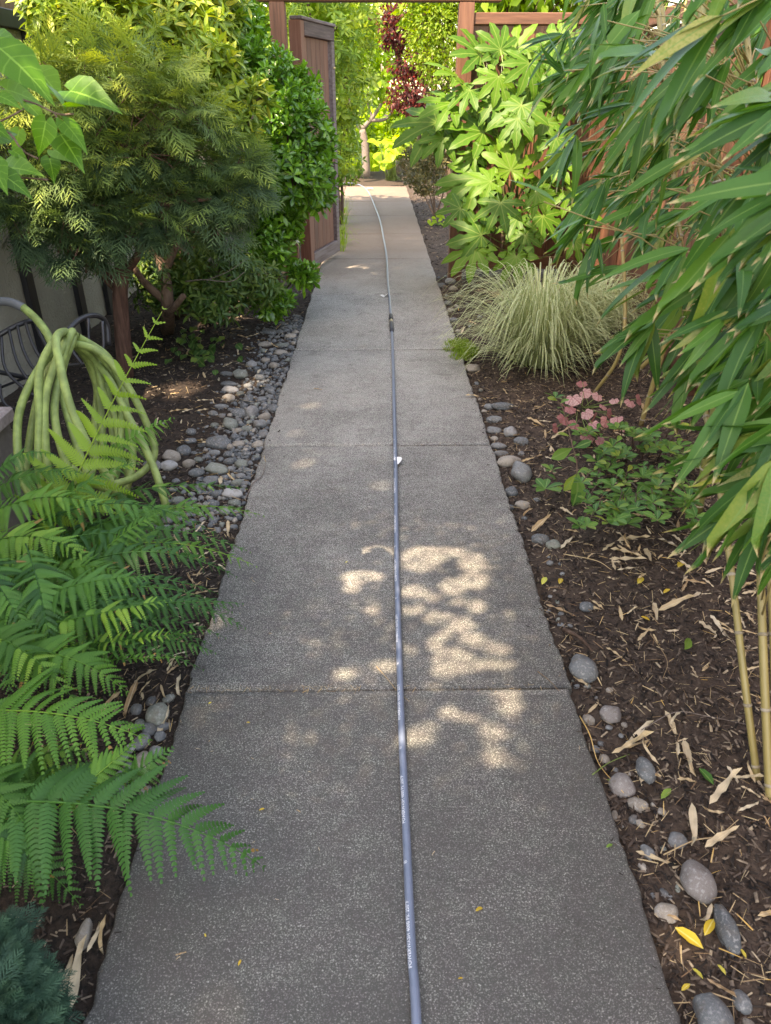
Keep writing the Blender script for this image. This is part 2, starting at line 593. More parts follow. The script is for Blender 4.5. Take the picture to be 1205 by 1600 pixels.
M['bark_red'] = simple('red_brown_bark', (.055, .026, .018), (.12, .06, .042), 16, .9, 1.0, .008, stretch=(4, 4, .4), c3=(.20, .115, .085))
M['twig'] = simple('grey_twig', (.13, .10, .085), (.24, .19, .165), 40, .85, .4, .002)
M['stem'] = simple('green_stem', (.10, .16, .035), (.19, .26, .07), 20, .5, .1, .001)
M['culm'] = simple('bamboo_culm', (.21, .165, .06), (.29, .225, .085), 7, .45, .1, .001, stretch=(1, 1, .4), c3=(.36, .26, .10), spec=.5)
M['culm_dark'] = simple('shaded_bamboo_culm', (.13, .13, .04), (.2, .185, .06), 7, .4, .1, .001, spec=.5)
M['node'] = simple('bamboo_node', (.20, .16, .10), (.36, .31, .24), 60, .7, .2, .001)
M['hose_green'] = simple('pale_green_rubber', (.15, .205, .06), (.26, .345, .10), 16, .55, .3, .002, c3=(.35, .42, .18), spec=.45)
M['hose_grey'] = simple('grey_rubber', (.10, .105, .11), (.15, .155, .16), 12, .5, .1, .001)
M['hose_blue'] = simple('blue_grey_hose', (.115, .145, .20), (.155, .185, .25), 30, .38, .05, .001, spec=.55)
M['coupling'] = simple('dark_rubber_sleeve', (.02, .022, .03), (.045, .048, .06), 40, .5, .1, .001)
M['brass'] = simple('worn_brass', (.35, .28, .16), (.55, .45, .28), 60, .35, .1, .001, metal=.8)
M['ink'] = simple('white_print', (.72, .74, .80), (.82, .84, .88), 60, .6, 0)
M['joint'] = simple('dirt_in_joint', (.012, .009, .007), (.04, .028, .02), 60, .95, .6, .004)
M['white'] = simple('white_petal', (.62, .60, .58), (.8, .78, .76), 40, .6, 0)

g = lambda *c: c
M['L_pieris'] = leafmat('glossy_shrub_leaf', [(0, (.030, .10, .013)), (.45, (.062, .19, .02)), (.8, (.12, .30, .028)), (1, (.20, .41, .04))], .27, .28, (1.6, 1.5, .5), vein=(.12, .24, .05), spec=.6)
M['L_rhodo'] = leafmat('rhododendron_leaf', [(0, (.085, .155, .026)), (.5, (.18, .29, .035)), (.82, (.31, .42, .05)), (1, (.48, .45, .07))], .38, .33, (1.5, 1.4, .5), vein=(.27, .32, .10))
M['L_rhodofar'] = leafmat('pale_rhododendron_leaf', [(0, (.10, .20, .03)), (.5, (.19, .33, .045)), (1, (.42, .52, .09))], .35, .38, (1.5, 1.4, .5), vein=(.25, .34, .10))
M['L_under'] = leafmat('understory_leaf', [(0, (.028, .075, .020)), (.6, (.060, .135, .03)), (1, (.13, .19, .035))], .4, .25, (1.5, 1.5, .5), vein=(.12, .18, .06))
M['L_juniper'] = leafmat('juniper_spray', [(0, (.040, .075, .048)), (.28, (.080, .14, .055)), (.46, (.155, .235, .058)), (.7, (.30, .355, .06)), (1, (.38, .40, .06))], .6, .28, (1.4, 1.4, .6), objr=.12)
M['L_bluejuniper'] = leafmat('blue_green_juniper', [(0, (.014, .045, .030)), (.6, (.03, .085, .052)), (1, (.055, .12, .07))], .65, .15, (1.3, 1.4, .8), objr=.3)
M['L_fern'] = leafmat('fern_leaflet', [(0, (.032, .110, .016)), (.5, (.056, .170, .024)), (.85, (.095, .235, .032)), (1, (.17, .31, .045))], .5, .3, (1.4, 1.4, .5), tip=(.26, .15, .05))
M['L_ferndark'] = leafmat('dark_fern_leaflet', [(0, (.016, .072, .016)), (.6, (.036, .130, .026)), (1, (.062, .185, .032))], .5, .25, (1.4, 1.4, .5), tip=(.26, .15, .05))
M['L_ferntall'] = leafmat('yellow_green_fern_leaflet', [(0, (.13, .24, .03)), (.6, (.20, .33, .04)), (1, (.30, .42, .06))], .5, .35, (1.4, 1.4, .5))
M['L_bamboo'] = leafmat('bamboo_leaf', [(0, (.026, .095, .018)), (.5, (.046, .145, .024)), (.84, (.080, .20, .030)), (.96, (.19, .25, .05)), (1, (.34, .31, .10))], .34, .33, (1.5, 1.4, .5), vein=(.15, .27, .07), veinw=.05, tip=(.45, .36, .18), mott=.18)
M['L_fatsia'] = leafmat('fatsia_leaf', [(0, (.044, .120, .012)), (.6, (.068, .165, .014)), (1, (.110, .215, .020))], .42, .35, (1.4, 1.35, .4), vein=(.16, .23, .05), veinw=.06, side=5, sideamt=.2, spec=.2)
M['L_vine'] = leafmat('vine_leaf', [(0, (.045, .135, .010)), (.6, (.07, .19, .014)), (1, (.12, .26, .022))], .33, .42, (1.6, 1.5, .4), vein=(.20, .38, .06), veinw=.035, side=5, sideamt=.35)
M['L_sedge'] = leafmat('variegated_blade', [(0, (.10, .19, .04)), (1, (.20, .30, .08))], .5, .3, (1.1, 1.1, .8), stripe=(.66, .67, .42))
M['L_moss'] = leafmat('bright_moss', [(0, (.13, .24, .02)), (1, (.27, .38, .045))], .7, .3, (1.2, 1.2, .6))
M['L_pink'] = leafmat('pink_heuchera_leaf', [(0, (.34, .15, .14)), (.6, (.48, .25, .24)), (1, (.56, .36, .33))], .5, .25, (1.2, .9, .8), vein=(.28, .03, .05), veinw=.06, side=4, sideamt=.8)
M['L_low'] = leafmat('low_shrub_leaf', [(0, (.040, .13, .025)), (.6, (.080, .20, .04)), (.9, (.15, .27, .05)), (1, (.32, .36, .06))], .33, .28, (1.4, 1.4, .5), vein=(.17, .28, .08))
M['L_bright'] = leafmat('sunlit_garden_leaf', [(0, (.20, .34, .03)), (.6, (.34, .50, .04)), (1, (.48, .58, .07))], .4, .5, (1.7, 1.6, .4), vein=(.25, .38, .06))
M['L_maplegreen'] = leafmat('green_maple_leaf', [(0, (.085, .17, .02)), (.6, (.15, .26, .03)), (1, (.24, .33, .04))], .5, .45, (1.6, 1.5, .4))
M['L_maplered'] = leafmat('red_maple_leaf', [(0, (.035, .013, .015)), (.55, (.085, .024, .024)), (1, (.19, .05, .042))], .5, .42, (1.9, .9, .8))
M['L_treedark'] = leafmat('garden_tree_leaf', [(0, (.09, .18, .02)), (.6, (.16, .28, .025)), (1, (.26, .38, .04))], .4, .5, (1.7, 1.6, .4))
M['L_brown'] = leafmat('bronze_shrub_leaf', [(0, (.05, .055, .025)), (.5, (.10, .10, .04)), (1, (.20, .15, .06))], .5, .25, (1.3, 1.2, .6))
M['L_canopy'] = leafmat('overhead_tree_leaf', [(0, (.04, .08, .02)), (1, (.06, .12, .03))], .5, .12, (1.3, 1.3, .5))
M['L_pale'] = leafmat('yellowed_bamboo_leaf', [(0, (.38, .42, .07)), (1, (.45, .45, .09))], .4, .35, (1.2, 1.2, .5), vein=(.45, .5, .15), veinw=.05)

# ------------------------------------------------------------------ the ground, beds and path
gm = bpy.data.meshes.new('ground')
gm.from_pydata([(-150, -60, -.16), (150, -60, -.16), (150, 240, -.16), (-150, 240, -.16)], [], [(0, 1, 2, 3)])
gm.materials.append(M['soil'])
tag(link('ground', gm), 'dark garden soil spreading under the beds and trees', 'ground', kind='structure')


def hnoise(x, y, s):
    return (np.sin(x * 7.1 * s + 1.3 * np.sin(y * 5.3 * s)) + np.sin(y * 8.3 * s + 1.7 * np.sin(x * 4.1 * s + 2)) + np.sin((x + y) * 13.7 * s + 3 * np.sin(x * 9 * s))) / 3


def bed_z(x, y):
    e = np.clip((np.abs(x) - .60) / .5, 0, 1)
    return -.038 + .038 * e + .014 * hnoise(x, y, 1.0) + .007 * hnoise(x + 5, y - 3, 3.1)


def grid_bed(x0, x1, y0, y1, st):
    xs = np.linspace(x0, x1, int((x1 - x0) / st) + 1)
    ys = np.linspace(y0, y1, int((y1 - y0) / st) + 1)
    X, Y = np.meshgrid(xs, ys)
    Zz = bed_z(X, Y) + rng.normal(size=X.shape) * .0035
    V = np.stack([X, Y, Zz], -1).reshape(-1, 3)
    nx, ny = len(xs), len(ys)
    i = (np.arange(ny - 1)[:, None] * nx + np.arange(nx - 1)[None]).ravel()
    Fc = np.concatenate([np.stack([i, i + 1, i + nx + 1], 1), np.stack([i, i + nx + 1, i + nx], 1)])
    return T(V, Fc)


PW = 0.612
PATH_END = 16.4
for nm, a, b, lab in (('planting_bed', -2.62, -.585, 'mulched bed between stucco wall and concrete path'),
                      ('planting_bed', .585, 3.4, 'mulched bed between concrete path and plank fence')):
    o = link(nm, mesh('bed', merge([grid_bed(a, b, -.6, 7.0, .03), grid_bed(a, b, 7.0, 24.0, .09)]), M['soil']))
    tag(o, lab, 'planting bed', kind='structure')

path = empty('path', (0, 0, 0), 'straight speckled concrete garden path of jointed slabs', 'path', kind='structure')
ys = [-0.6] + [float(G(590, y)[1]) for y in (1076, 695, 546, 460)]
while ys[-1] < 15.2: ys.append(ys[-1] + 1.72)
ys[-1] = PATH_END
for i in range(len(ys) - 1):
    y0, y1 = ys[i] + .004, ys[i + 1] - .004
    n = 70
    yy = np.linspace(y0, y1, n)
    el = -PW + .004 * np.sin(yy * 9 + i) + rng.normal(size=n) * .003 + .005 * (rng.random(n) < .06)
    er = PW + .004 * np.sin(yy * 7 + 2 * i) + rng.normal(size=n) * .003 - .005 * (rng.random(n) < .06)
    dz = random.uniform(-.003, .003) if i else 0.0
    prof = [(0, -.12), (0, -.012), (.004, -.004), (.012, 0)]
    V, Fc = [], []
    for j in range(n):
        yj = yy[j]
        ez = -.006 if j in (0, n - 1) else 0.0
        row = [(el[j] + a, yj, b + dz + (ez if b == 0 else 0)) for a, b in prof] + [(er[j] - a, yj, b + dz + (ez if b == 0 else 0)) for a, b in prof[::-1]]
        V += row
    for j in range(n - 1):
        for k in range(7):
            a = j * 8 + k
            Fc += [(a, a + 1, a + 9), (a, a + 9, a + 8)]
    for k in range(1, 7):
        Fc += [(0, k + 1, k), ((n - 1) * 8, (n - 1) * 8 + k, (n - 1) * 8 + k + 1)]
    link('slab', mesh('slab', T(V, Fc), M['concrete'], smooth=False), path)
jm = bpy.data.meshes.new('joint_dirt')
jm.from_pydata([(-.6, -.6, -.022), (.6, -.6, -.022), (.6, PATH_END, -.022), (-.6, PATH_END, -.022)], [], [(0, 1, 2, 3)])
jm.materials.append(M['joint'])
link('joint_dirt', jm, path)
# the path bends away to the side at the far end
me = box_mesh(3.2, 1.5, .12, M['concrete'], .008)
o = link('slab', me, path, (-2.22, 15.6, -.064))

# ------------------------------------------------------------------ house on the far side of the bed
WX = -2.30
house = empty('house', (WX, 4, 0), 'olive stucco house wall with black battens and brown plank siding above', 'house')
box('stucco_wall', WX - .25, WX, -2.5, 10.0, -.2, 2.0, M['stucco'], house, .002)
box('beam', WX - .01, WX + .045, -2.5, 10.0, 2.0, 2.10, M['blackwood'], house)
yb = -2.45
while yb < 9.9:
    box('board', WX - .06, WX - .008, yb, yb + .136, 2.103, 2.19, M['siding'], house, .004)
    yb += .14
box('wall_backing', WX - .25, WX - .065, -2.5, 10.0, 2.003, 2.19, M['blackwood'], house, .002)
for bx, by in ((40, 415), (120, 430), (-80, 420)):
    p0 = D(bx, by, 4)
    t_ = (WX + .03) / (ray(bx, by)[0])
    yy = float((CAM + ray(bx, by) * t_)[1])
    box('batten', WX, WX + .04, yy - .055, yy + .055, -.1, 1.998, M['blackwood'], house)
for yy in (6.4, 7.6, 8.8, 2.2, 1.0):
    box('batten', WX, WX + .04, yy - .055, yy + .055, -.1, 1.998, M['blackwood'], house)

# low masonry ledge beside the wall
ledge = empty('masonry_ledge', (-1.9, 2.3, 0), 'low pinkish masonry ledge beside the coiled hose at the house wall', 'ledge')
lp = D(22, 640, 2.95)
box('cap', WX + .002, lp[0], 1.6, 2.95, .44, .50, M['masonry'], ledge, .008)
box('base', WX + .002, lp[0] - .02, 1.6, 2.93, -.15, .438, M['ledge_side'], ledge, .006)

# ------------------------------------------------------------------ fences, arbour and gate
GY = 7.85


def at_y(px, py, Y): return D(px, py, Y)


arb = empty('gate_arbour', (0, GY, 0), 'reddish timber gateway of two posts and a crossbeam over the path', 'gateway')
xr = float(D(716, 300, GY)[0])
xl = float(D(436, 50, GY)[0])
zb = float(D(600, 3, GY)[2])
box('post', xr - .068, xr + .068, GY - .07, GY + .07, -.1, zb - .002, M['wood'], arb, .006)
box('post', xl - .068, xl + .068, GY - .07, GY + .07, -.1, zb - .002, M['wood'], arb, .006)
box('beam', xl - .35, xr + .3, GY - .075, GY + .075, zb, zb + .14, M['wood_h'], arb, .006)

fence = empty('plank_fence', (1.4, GY, 0), 'red-brown plank fence panel facing the path behind the big palmate leaves', 'fence')
FX = 1.95
ztop = float(D(800, 20, GY)[2])
x = xr + .071
box('rail', xr + .07, FX - .06, GY - .045, GY + .045, ztop - .09, ztop, M['wood_h'], fence, .006)
box('rail', xr + .07, FX - .06, GY - .045, GY + .035, .08, .20, M['wood_h'], fence, .006)
while x < FX - .15:
    box('board', x, x + .136, GY - .012 + random.uniform(-.003, .003), GY + .012, .20, ztop - .092, M['wood'], fence, .004)
    x += .139
box('board', x, FX - .062, GY - .012, GY + .012, .20, ztop - .092, M['wood'], fence, .004)
box('post', FX - .06, FX + .06, GY - .06, GY + .06, -.1, ztop + .02, M['wood'], fence, .006)

fence2 = empty('plank_fence', (FX, 4, 0), 'long sunlit reddish plank fence running along the bed behind the bamboo', 'fence')
zt2 = float(D(960, 20, 6.3)[2])
y = GY - .07
pstn = [6.36, 4.4, 2.4, .4]
for yp in pstn:
    box('post', FX - .06, FX + .03, yp - .05, yp + .05, -.1, zt2 + .05, M['wood'], fence2, .006)
box('rail', FX - .035, FX + .035, -.6, GY - .062, zt2 - .09, zt2, M['wood_hy'], fence2, .006)
box('rail', FX - .03, FX + .03, -.6, GY - .062, .10, .20, M['wood_hy'], fence2, .006)
while y > -.6:
    if not any(abs(y - .07 - yp) < .06 for yp in pstn):
        box('board', FX + .034, FX + .058, y - .136, y, .0, zt2 - .1, M['wood'], fence2, .004)
    else:
        box('board', FX + .036, FX + .06, y - .136, y, .0, zt2 - .1, M['wood'], fence2, .004)
    y -= .139

# the open gate leaf swings away along the path
gate = empty('garden_gate', (-.62, GY + .1, 0), 'open timber garden gate with weathered grey top rail beside the path', 'gate')
pn = D(462, 30, GY + .16)
pf = D(508, 62, GY + 1.12)
gx0 = float(D(497, 400, GY + .12)[0])
gx0 = float(pn[0])
gx1 = float(D(521, 230, GY + 1.1)[0])
gang = math.atan2(gx1 - gx0, .98)
gl = .98 / math.cos(gang)
gzt = float(pn[2])
gate.location = (gx0, GY + .14, 0)
WL[gate.name] = np.array((gx0, GY + .14, 0))
gate.rotation_euler = (0, 0, -gang)


def gbox(name, x0, x1, y0, y1, z0, z1, mat, bev=.005):
    o = bpy.data.objects.new(name, box_mesh(x1 - x0, y1 - y0, z1 - z0, mat, bev))
    C.objects.link(o)
    o.parent = gate
    o.location = ((x0 + x1) / 2, (y0 + y1) / 2, (z0 + z1) / 2)
    return o


gbox('stile', -.07, .045, 0, .10, .06, gzt - .002, M['wood_dark'])
gbox('stile', -.045, .045, gl - .10, gl, .06, gzt - .122, M['wood_grey'])
gbox('rail', -.06, .06, .0, gl + .02, gzt, gzt + .028, M['wood_grey'])
gbox('rail', -.043, .047, .102, gl, gzt - .12, gzt - .002, M['wood_grey'])
gbox('rail', -.043, .047, .102, gl - .102, .06, .19, M['wood_grey'])
gbox('rail', -.03, .04, .102, gl - .102, 1.0, 1.1, M['wood_dark'])
yb = .104
while yb < gl - .2:
    gbox('board', -.012, .012, yb, yb + .128, .192, gzt - .122, M['wood_dark'], .003)
    yb += .131
gbox('latch', .048, .056, gl - .08, gl - .02, gzt - .36, gzt - .345, M['brass'], .002)

# ------------------------------------------------------------------ stones
def ico(sub, seed, amp, ang=0.0):
    bm = bmesh.new()
    bmesh.ops.create_icosphere(bm, subdivisions=sub, radius=1)
    r = np.random.default_rng(seed)
    ph = r.uniform(0, 6.28, 9)
    k = r.normal(size=(9, 3)) * 1.3
    planes = nrm(r.normal(size=(7, 3)))
    for v in bm.verts:
        p = np.array(v.co)
        f = 1 + amp * sum(math.sin(np.dot(k[i], p) * (1 + i * .25) + ph[i]) / (1 + i * .5) for i in range(9)) / 2.2
        p = p * f
        for q in planes:
            d = np.dot(p, q)
            lim = 1 - ang
            if ang and d > lim: p = p - q * (d - lim) * .8
        v.co = p
    me = bpy.data.meshes.new('stone')
    bm.to_mesh(me)
    bm.free()
    for p in me.polygons: p.use_smooth = True
    return me


SM = {}
for mk in ('stone', 'stone_green', 'stone_tan', 'stone_pale', 'granite'):
    for v in range(6):
        a = ico(3, 100 + v, .17 + .05 * (v % 3), .10 if v < 3 else .25)
        a.materials.append(M[mk])
        SM[mk, v, 1] = a
        b = ico(2, 200 + v, .17 + .05 * (v % 3), .10 if v < 3 else .25)
        b.materials.append(M[mk])
        SM[mk, v, 0] = b


def rotz(a): return np.array([[math.cos(a), -math.sin(a), 0], [math.sin(a), math.cos(a), 0], [0, 0, 1]])


def stone(px, py, w_, h_, mk, label=None, v=None, group=None, turn=0.0, name='river_stone'):
    p = G(px, py + h_ * .25, -.02)
    zc = zdep(p)
    sx = w_ / 2 * zc / F
    sy = max(h_ / 2 * zc / F * 1.25, sx * .6)
    sz = min(max(h_ / 2 * zc / F * .95, sx * .4), sx * 1.2)
    gz = float(bed_z(p[0], p[1]))
    v = random.randrange(6) if v is None else v
    R = rotz(turn + random.uniform(-.25, .25))
    o = place(name, SM[mk, v, 1 if w_ > 18 else 0], None, R, (p[0], p[1], gz + sz * .34), (sx, sy, sz))
    tag(o, label, 'stone', group)
    return o


STN = [
    # pebble strip on the house side, larger stones
    (341, 690, 48, 28, 'stone', 'large angular blue-grey stone in the pebble strip near the coiled hose', 4),
    (359, 697, 15, 12, 'stone_tan', 'small round tan stone against the large angular blue-grey stone', 0),
    (359, 662, 26, 22, 'stone_green', 'round grey-green cobble just behind the large angular stone', 1),
    (372, 645, 25, 18, 'stone', 'dark blue oval cobble beside the pale upright stone', 2),
    (394, 642, 20, 25, 'stone_pale', 'pale cream upright cobble in the pebble strip by the path', 3),
    (376, 586, 27, 18, 'stone_green', 'dark pointed greenish stone at the edge of the mulch', 5),
    (358, 599, 25, 11, 'stone', 'flat blue-grey stone in front of the dark pointed stone', 0),
    (359, 609, 29, 11, 'stone_pale', 'flat pale grey stone in the column of stones by mulch', 1),
    (357, 622, 24, 13, 'stone_tan', 'flat brownish grey stone just before the pale flat one', 2),
    (387, 624, 17, 18, 'stone', 'grey pointed stone just behind the cream upright cobble', 5),
    (346, 635, 24, 10, 'stone', 'thin flat blue stone half sunk in mulch', 3),
    (333, 648, 18, 11, 'stone', 'slate-blue angular stone lying out in the mulch', 4),
    (335, 709, 18, 10, 'stone', 'dark oval pebble in front of the large angular stone', 2),
    (355, 708, 17, 12, 'stone', 'grey angular pebble under the small round tan stone', 5),
    (288, 707, 26, 22, 'stone', 'grey angular stone between the tan cobble and mulch', 4),
    (269, 717, 31, 21, 'stone_tan', 'rounded tan-brown cobble behind the pale speckled stone', 1),
    (265, 731, 27, 19, 'stone_pale', 'pale speckled stone just outside the hose loops', 0),
    (238, 733, 32, 20, 'stone', 'grey stone seen through the bottom of the hose loops', 2),
    (296, 725, 20, 17, 'stone_tan', 'small warm grey cobble beside the tan-brown cobble', 3),
    (308, 739, 24, 16, 'stone', 'rounded blue-grey cobble behind the fern tips', 0),
    (338, 732, 40, 19, 'stone_green', 'broad flat greenish stone in the widest part of the pebbles', 1),
    (330, 747, 32, 18, 'stone', 'purple-grey wedge stone in front of the broad greenish stone', 5),
    (376, 723, 21, 16, 'stone_green', 'smooth pale greenish pebble close to the slab joint', 2),
    (371, 750, 20, 14, 'stone_green', 'mossy grey pebble at the path edge past the fern tip', 3),
    (362, 769, 35, 17, 'stone_pale', 'long bluish pale stone just beyond the fern frond tips', 1),
    (366, 783, 24, 13, 'stone_green', 'mottled green-grey stone beneath the fern frond tip', 4),
    (334, 782, 21, 13, 'stone', 'dark slate stone half hidden under fern fronds', 5),
    (420, 519, 26, 11, 'stone', 'blue flat stone farthest along the house-side pebble strip', 1),
    (436, 516, 16, 9, 'stone', 'grey rounded stone beside the path at the strip far end', 2),
    (415, 537, 22, 11, 'stone_tan', 'smooth tan-grey oval stone near the ivy seedling', 0),
    (441, 538, 22, 9, 'stone_green', 'flat greenish oval stone close to the slab edge', 3),
    (438, 549, 25, 9, 'stone_tan', 'flat sand-grey stone against the slab edge', 1),
    (393, 570, 20, 14, 'stone_pale', 'pale blue-grey knobbly stone at mulch edge', 4),
    (453, 525, 20, 10, 'stone_tan', 'light flat stone touching the slab edge', 2),
    (454, 541, 13, 9, 'stone', 'round blue pebble touching the slab edge', 0),
    (355, 586, 22, 10, 'stone', 'grey stone left of the dark pointed stone', 3),
    (299, 678, 18, 12, 'stone', 'lone round blue pebble lying in the mulch near hose', 1),
    (298, 690, 22, 11, 'stone', 'flat dark slate piece beside the lone blue pebble', 5),
    # under the ferns
    (246, 1110, 40, 40, 'stone_green', 'grey-green block stone under the ferns against the slab corner', 4),
    (233, 1136, 24, 19, 'stone', 'dark pebble below the grey-green block stone under ferns', 1),
    (203, 1164, 20, 15, 'stone_pale', 'pale lilac pebble among the fern leaflets', 0),
    (221, 1182, 32, 30, 'stone_tan', 'brownish cobble hidden between two fern fronds', 2),
    (215, 1216, 25, 18, 'stone', 'dark grey stone below the small fern frond', 3),
    (250, 1146, 20, 18, 'stone', 'dark pebble wedged at the path edge by ferns', 5),
    (130, 1450, 24, 40, 'stone_tan', 'brown elongated stone under drooping fern tips by the path', 2),
    # bamboo side
    (946, 1176, 18, 16, 'stone_tan', 'small brownish cobble at the slab edge behind pink granite', 0),
    (1007, 1196, 31, 34, 'stone', 'dark blue-grey egg-shaped stone beside the pink granite stone', 1),
    (972, 1217, 45, 38, 'granite', 'pinkish granite stone touching the path edge', 4),
    (996, 1250, 32, 21, 'stone_tan', 'grey flat-bottomed stone in front of the pink granite', 2),
    (1022, 1251, 9, 9, 'stone_tan', 'tiny pinkish pebble beside the grey flat-bottomed stone', 0),
    (1035, 1264, 17, 12, 'stone_tan', 'half buried brown pebble with only its top showing', 3),
    (989, 1274, 15, 15, 'stone', 'small dark cube-like pebble near the slab edge', 5),
    (1059, 1306, 29, 23, 'stone', 'bluish speckled oval stone in black mulch', 0),
    (1012, 1326, 19, 22, 'stone', 'small upright slate-blue pebble near the path edge', 2),
    (1086, 1370, 57, 49, 'granite', 'largest round speckled granite stone in dark mulch', 1),
    (1039, 1387, 18, 14, 'stone', 'small smooth grey pebble beside the large granite stone', 3),
    (1042, 1412, 45, 30, 'stone_tan', 'brown-grey flattened stone pointing at the path', 5),
    (1133, 1442, 33, 64, 'stone', 'tall dark grey oblong stone beyond the yellow leaf', 2),
    (1115, 1577, 56, 60, 'stone', 'big dark grey rounded stone in the nearest mulch', 0),
    (1159, 1556, 31, 26, 'stone', 'dark bluish stone behind the nearest big grey stone', 1),
    (917, 941, 24, 17, 'stone', 'lone smooth grey oval pebble in the open mulch', 0),
    (909, 1037, 48, 38, 'stone', 'light blue-grey rounded stone near the slab joint', 1),
    (953, 1109, 40, 30, 'granite', 'rough brownish granite stone half sunk in mulch', 5),
    (920, 1115, 20, 16, 'stone_tan', 'small brown lump stone beside the sunken granite', 2),
    (933, 1160, 16, 12, 'stone', 'small blue-black pebble by the path edge', 3),
    (843, 841, 27, 19, 'stone', 'blue-grey rounded stone by a white leaf at path edge', 2),
    (864, 850, 27, 18, 'stone_green', 'angular grey stone next to the blue-grey rounded one', 4),
    (813, 732, 35, 34, 'stone', 'dark upright boulder stone tallest along the bamboo-side edge', 1),
    (795, 716, 40, 21, 'stone_tan', 'broad flat taupe stone behind the dark upright one', 0),
    (783, 703, 24, 12, 'stone', 'small flat grey stone against the slab by taupe stone', 3),
    (797, 673, 25, 20, 'stone_pale', 'light speckled stone in the bamboo-side stone row', 4),
    (813, 688, 23, 16, 'stone', 'round blue stone set back from the slab edge', 2),
    (771, 666, 28, 14, 'stone', 'flat blue oval stone beside slab below the sedge', 1),
    (779, 692, 24, 12, 'stone', 'blue oval stone touching the slab above the joint', 0),
    (771, 652, 25, 13, 'stone', 'grey oval stone next in the row towards the sedge', 2),
    (785, 633, 36, 14, 'stone', 'wide flat blue-grey stone nearest the sedge tuft', 3),
    (764, 632, 18, 11, 'stone', 'small blue stone tucked between slab and wide flat stone', 1),
    (799, 762, 24, 19, 'stone', 'squarish blue-grey stone below the dark upright boulder stone', 4),
    (773, 679, 14, 10, 'stone_tan', 'tiny tan pebble between blue oval stones', 0),
    (816, 781, 25, 14, 'stone_tan', 'brown flat stone beside the low glossy seedling', 2),
    (797, 783, 14, 10, 'stone', 'small dark pebble against slab near glossy seedling', 1),
    (738, 572, 29, 17, 'stone_tan', 'rough tan stone under the sedge by moss', 5),
    (703, 438, 18, 12, 'stone_pale', 'pale grey stone at the foot of the gate post', 1),
    (708, 450, 17, 11, 'stone_tan', 'tan-grey stone just before the gate post stone', 0),
    (688, 442, 17, 10, 'stone', 'blue-grey stone touching slab near the gate post', 2),
    (700, 470, 18, 10, 'stone', 'grey stone beside path between gate post and sedge', 3),
    (704, 482, 14, 9, 'stone_tan', 'small brown stone behind the sedge beside the slab', 1),
    (708, 496, 18, 9, 'stone', 'flat slate stone near the bright moss tuft', 0),
    (1175, 1595, 20, 30, 'stone_tan', 'brown stone at the very front corner of the mulch', 3),
]
for s_ in STN:
    stone(*s_[:5], label=s_[5], v=s_[6])

# small pebbles filling the strips: individuals first, then fine gravel
used = [(s_[0], s_[1], s_[2] / 2) for s_ in STN]
cnt = 0
tries = 0
GR_A = 'small river pebbles packed along the house side of the path'
GR_B = 'small river pebbles along the bamboo side of the path'
while cnt < 170 and tries < 6000:
    tries += 1
    py = random.uniform(505, 830) if random.random() < .96 else random.uniform(1090, 1230)
    xe = 460 + (545 - py) * .335
    wd = 85 * (py - 400) / 300 if py < 830 else 60
    px = xe - 3 - abs(random.gauss(0, .5)) * wd
    if px < xe - wd * 1.15: continue
    r = random.choice((5, 6, 7, 8, 9, 10, 12)) * (py / 680) ** .8
    if any((px - a) ** 2 + ((py - b) * 1.5) ** 2 < ((r + c) * .8) ** 2 for a, b, c in used): continue
    used.append((px, py, r))
    mk = random.choice(('stone', 'stone', 'stone', 'stone', 'stone_green', 'stone_tan'))
    whr = 'by the far evergreen shrub' if py < 560 else 'midway along the strip' if py < 640 else 'around the large angular stone' if py < 740 else 'near the fern tips' if py < 850 else 'hidden under the ferns'
    szw = 'tiny' if r < 5.5 * (py / 680) ** .8 else 'small'
    stone(px, py, 2 * r, 2 * r * .62, mk, '%s %s pebble in the house-side strip %s' % (szw, {'stone': 'blue-grey', 'stone_green': 'greenish', 'stone_tan': 'tan'}[mk], whr), group=GR_A, name='pebble', turn=random.uniform(0, 3))
    cnt += 1
cnt = 0
tries = 0
while cnt < 50 and tries < 3000:
    tries += 1
    py = random.choice((random.uniform(430, 520), random.uniform(590, 850), random.uniform(850, 1400)))
    xe = 690 + (py - 460) * .334
    px = xe + 4 + abs(random.gauss(0, .5)) * 40 * py / 700
    r = random.choice((3, 4, 5, 6)) * (py / 700) ** .6
    if any((px - a) ** 2 + ((py - b) * 1.5) ** 2 < ((r + c) * .9) ** 2 for a, b, c in used): continue
    used.append((px, py, r))
    mk = random.choice(('stone', 'stone', 'stone_tan', 'stone_green'))
    whr = 'by the gate post and sedge' if py < 590 else 'beside the stone row below the sedge' if py < 850 else 'in open mulch by the slab' if py < 1150 else 'in the nearest mulch by the slab'
    stone(px, py, 2 * r, 2 * r * .65, mk, 'small %s pebble half sunk %s' % ({'stone': 'blue-grey', 'stone_green': 'greenish', 'stone_tan': 'tan'}[mk], whr), group=GR_B, name='pebble', turn=random.uniform(0, 3))
    cnt += 1


def raw(me):
    V = np.array([v.co for v in me.vertices])
    Fc = np.array([p.vertices[:] for p in me.polygons])
    return T(V, Fc)


st1 = raw(ico(1, 5, .15))


def gravel(n, xs, ys_, lo, hi):
    P = np.stack([xs, ys_, bed_z(xs, ys_) + lo * .4], 1)
    s = rng.uniform(lo, hi, n)
    A = rng.normal(size=(n, 3)) * .25 + np.array([0, 0, 1.])
    R = frames_z(A)
    R = R * np.stack([np.ones(n), rng.uniform(.6, 1, n), rng.uniform(.4, .7, n)], 1)[:, None, :]
    t = scatter(st1, R, P, s, rng.random(n))
    t.A[:, 2] /= .6
    return t


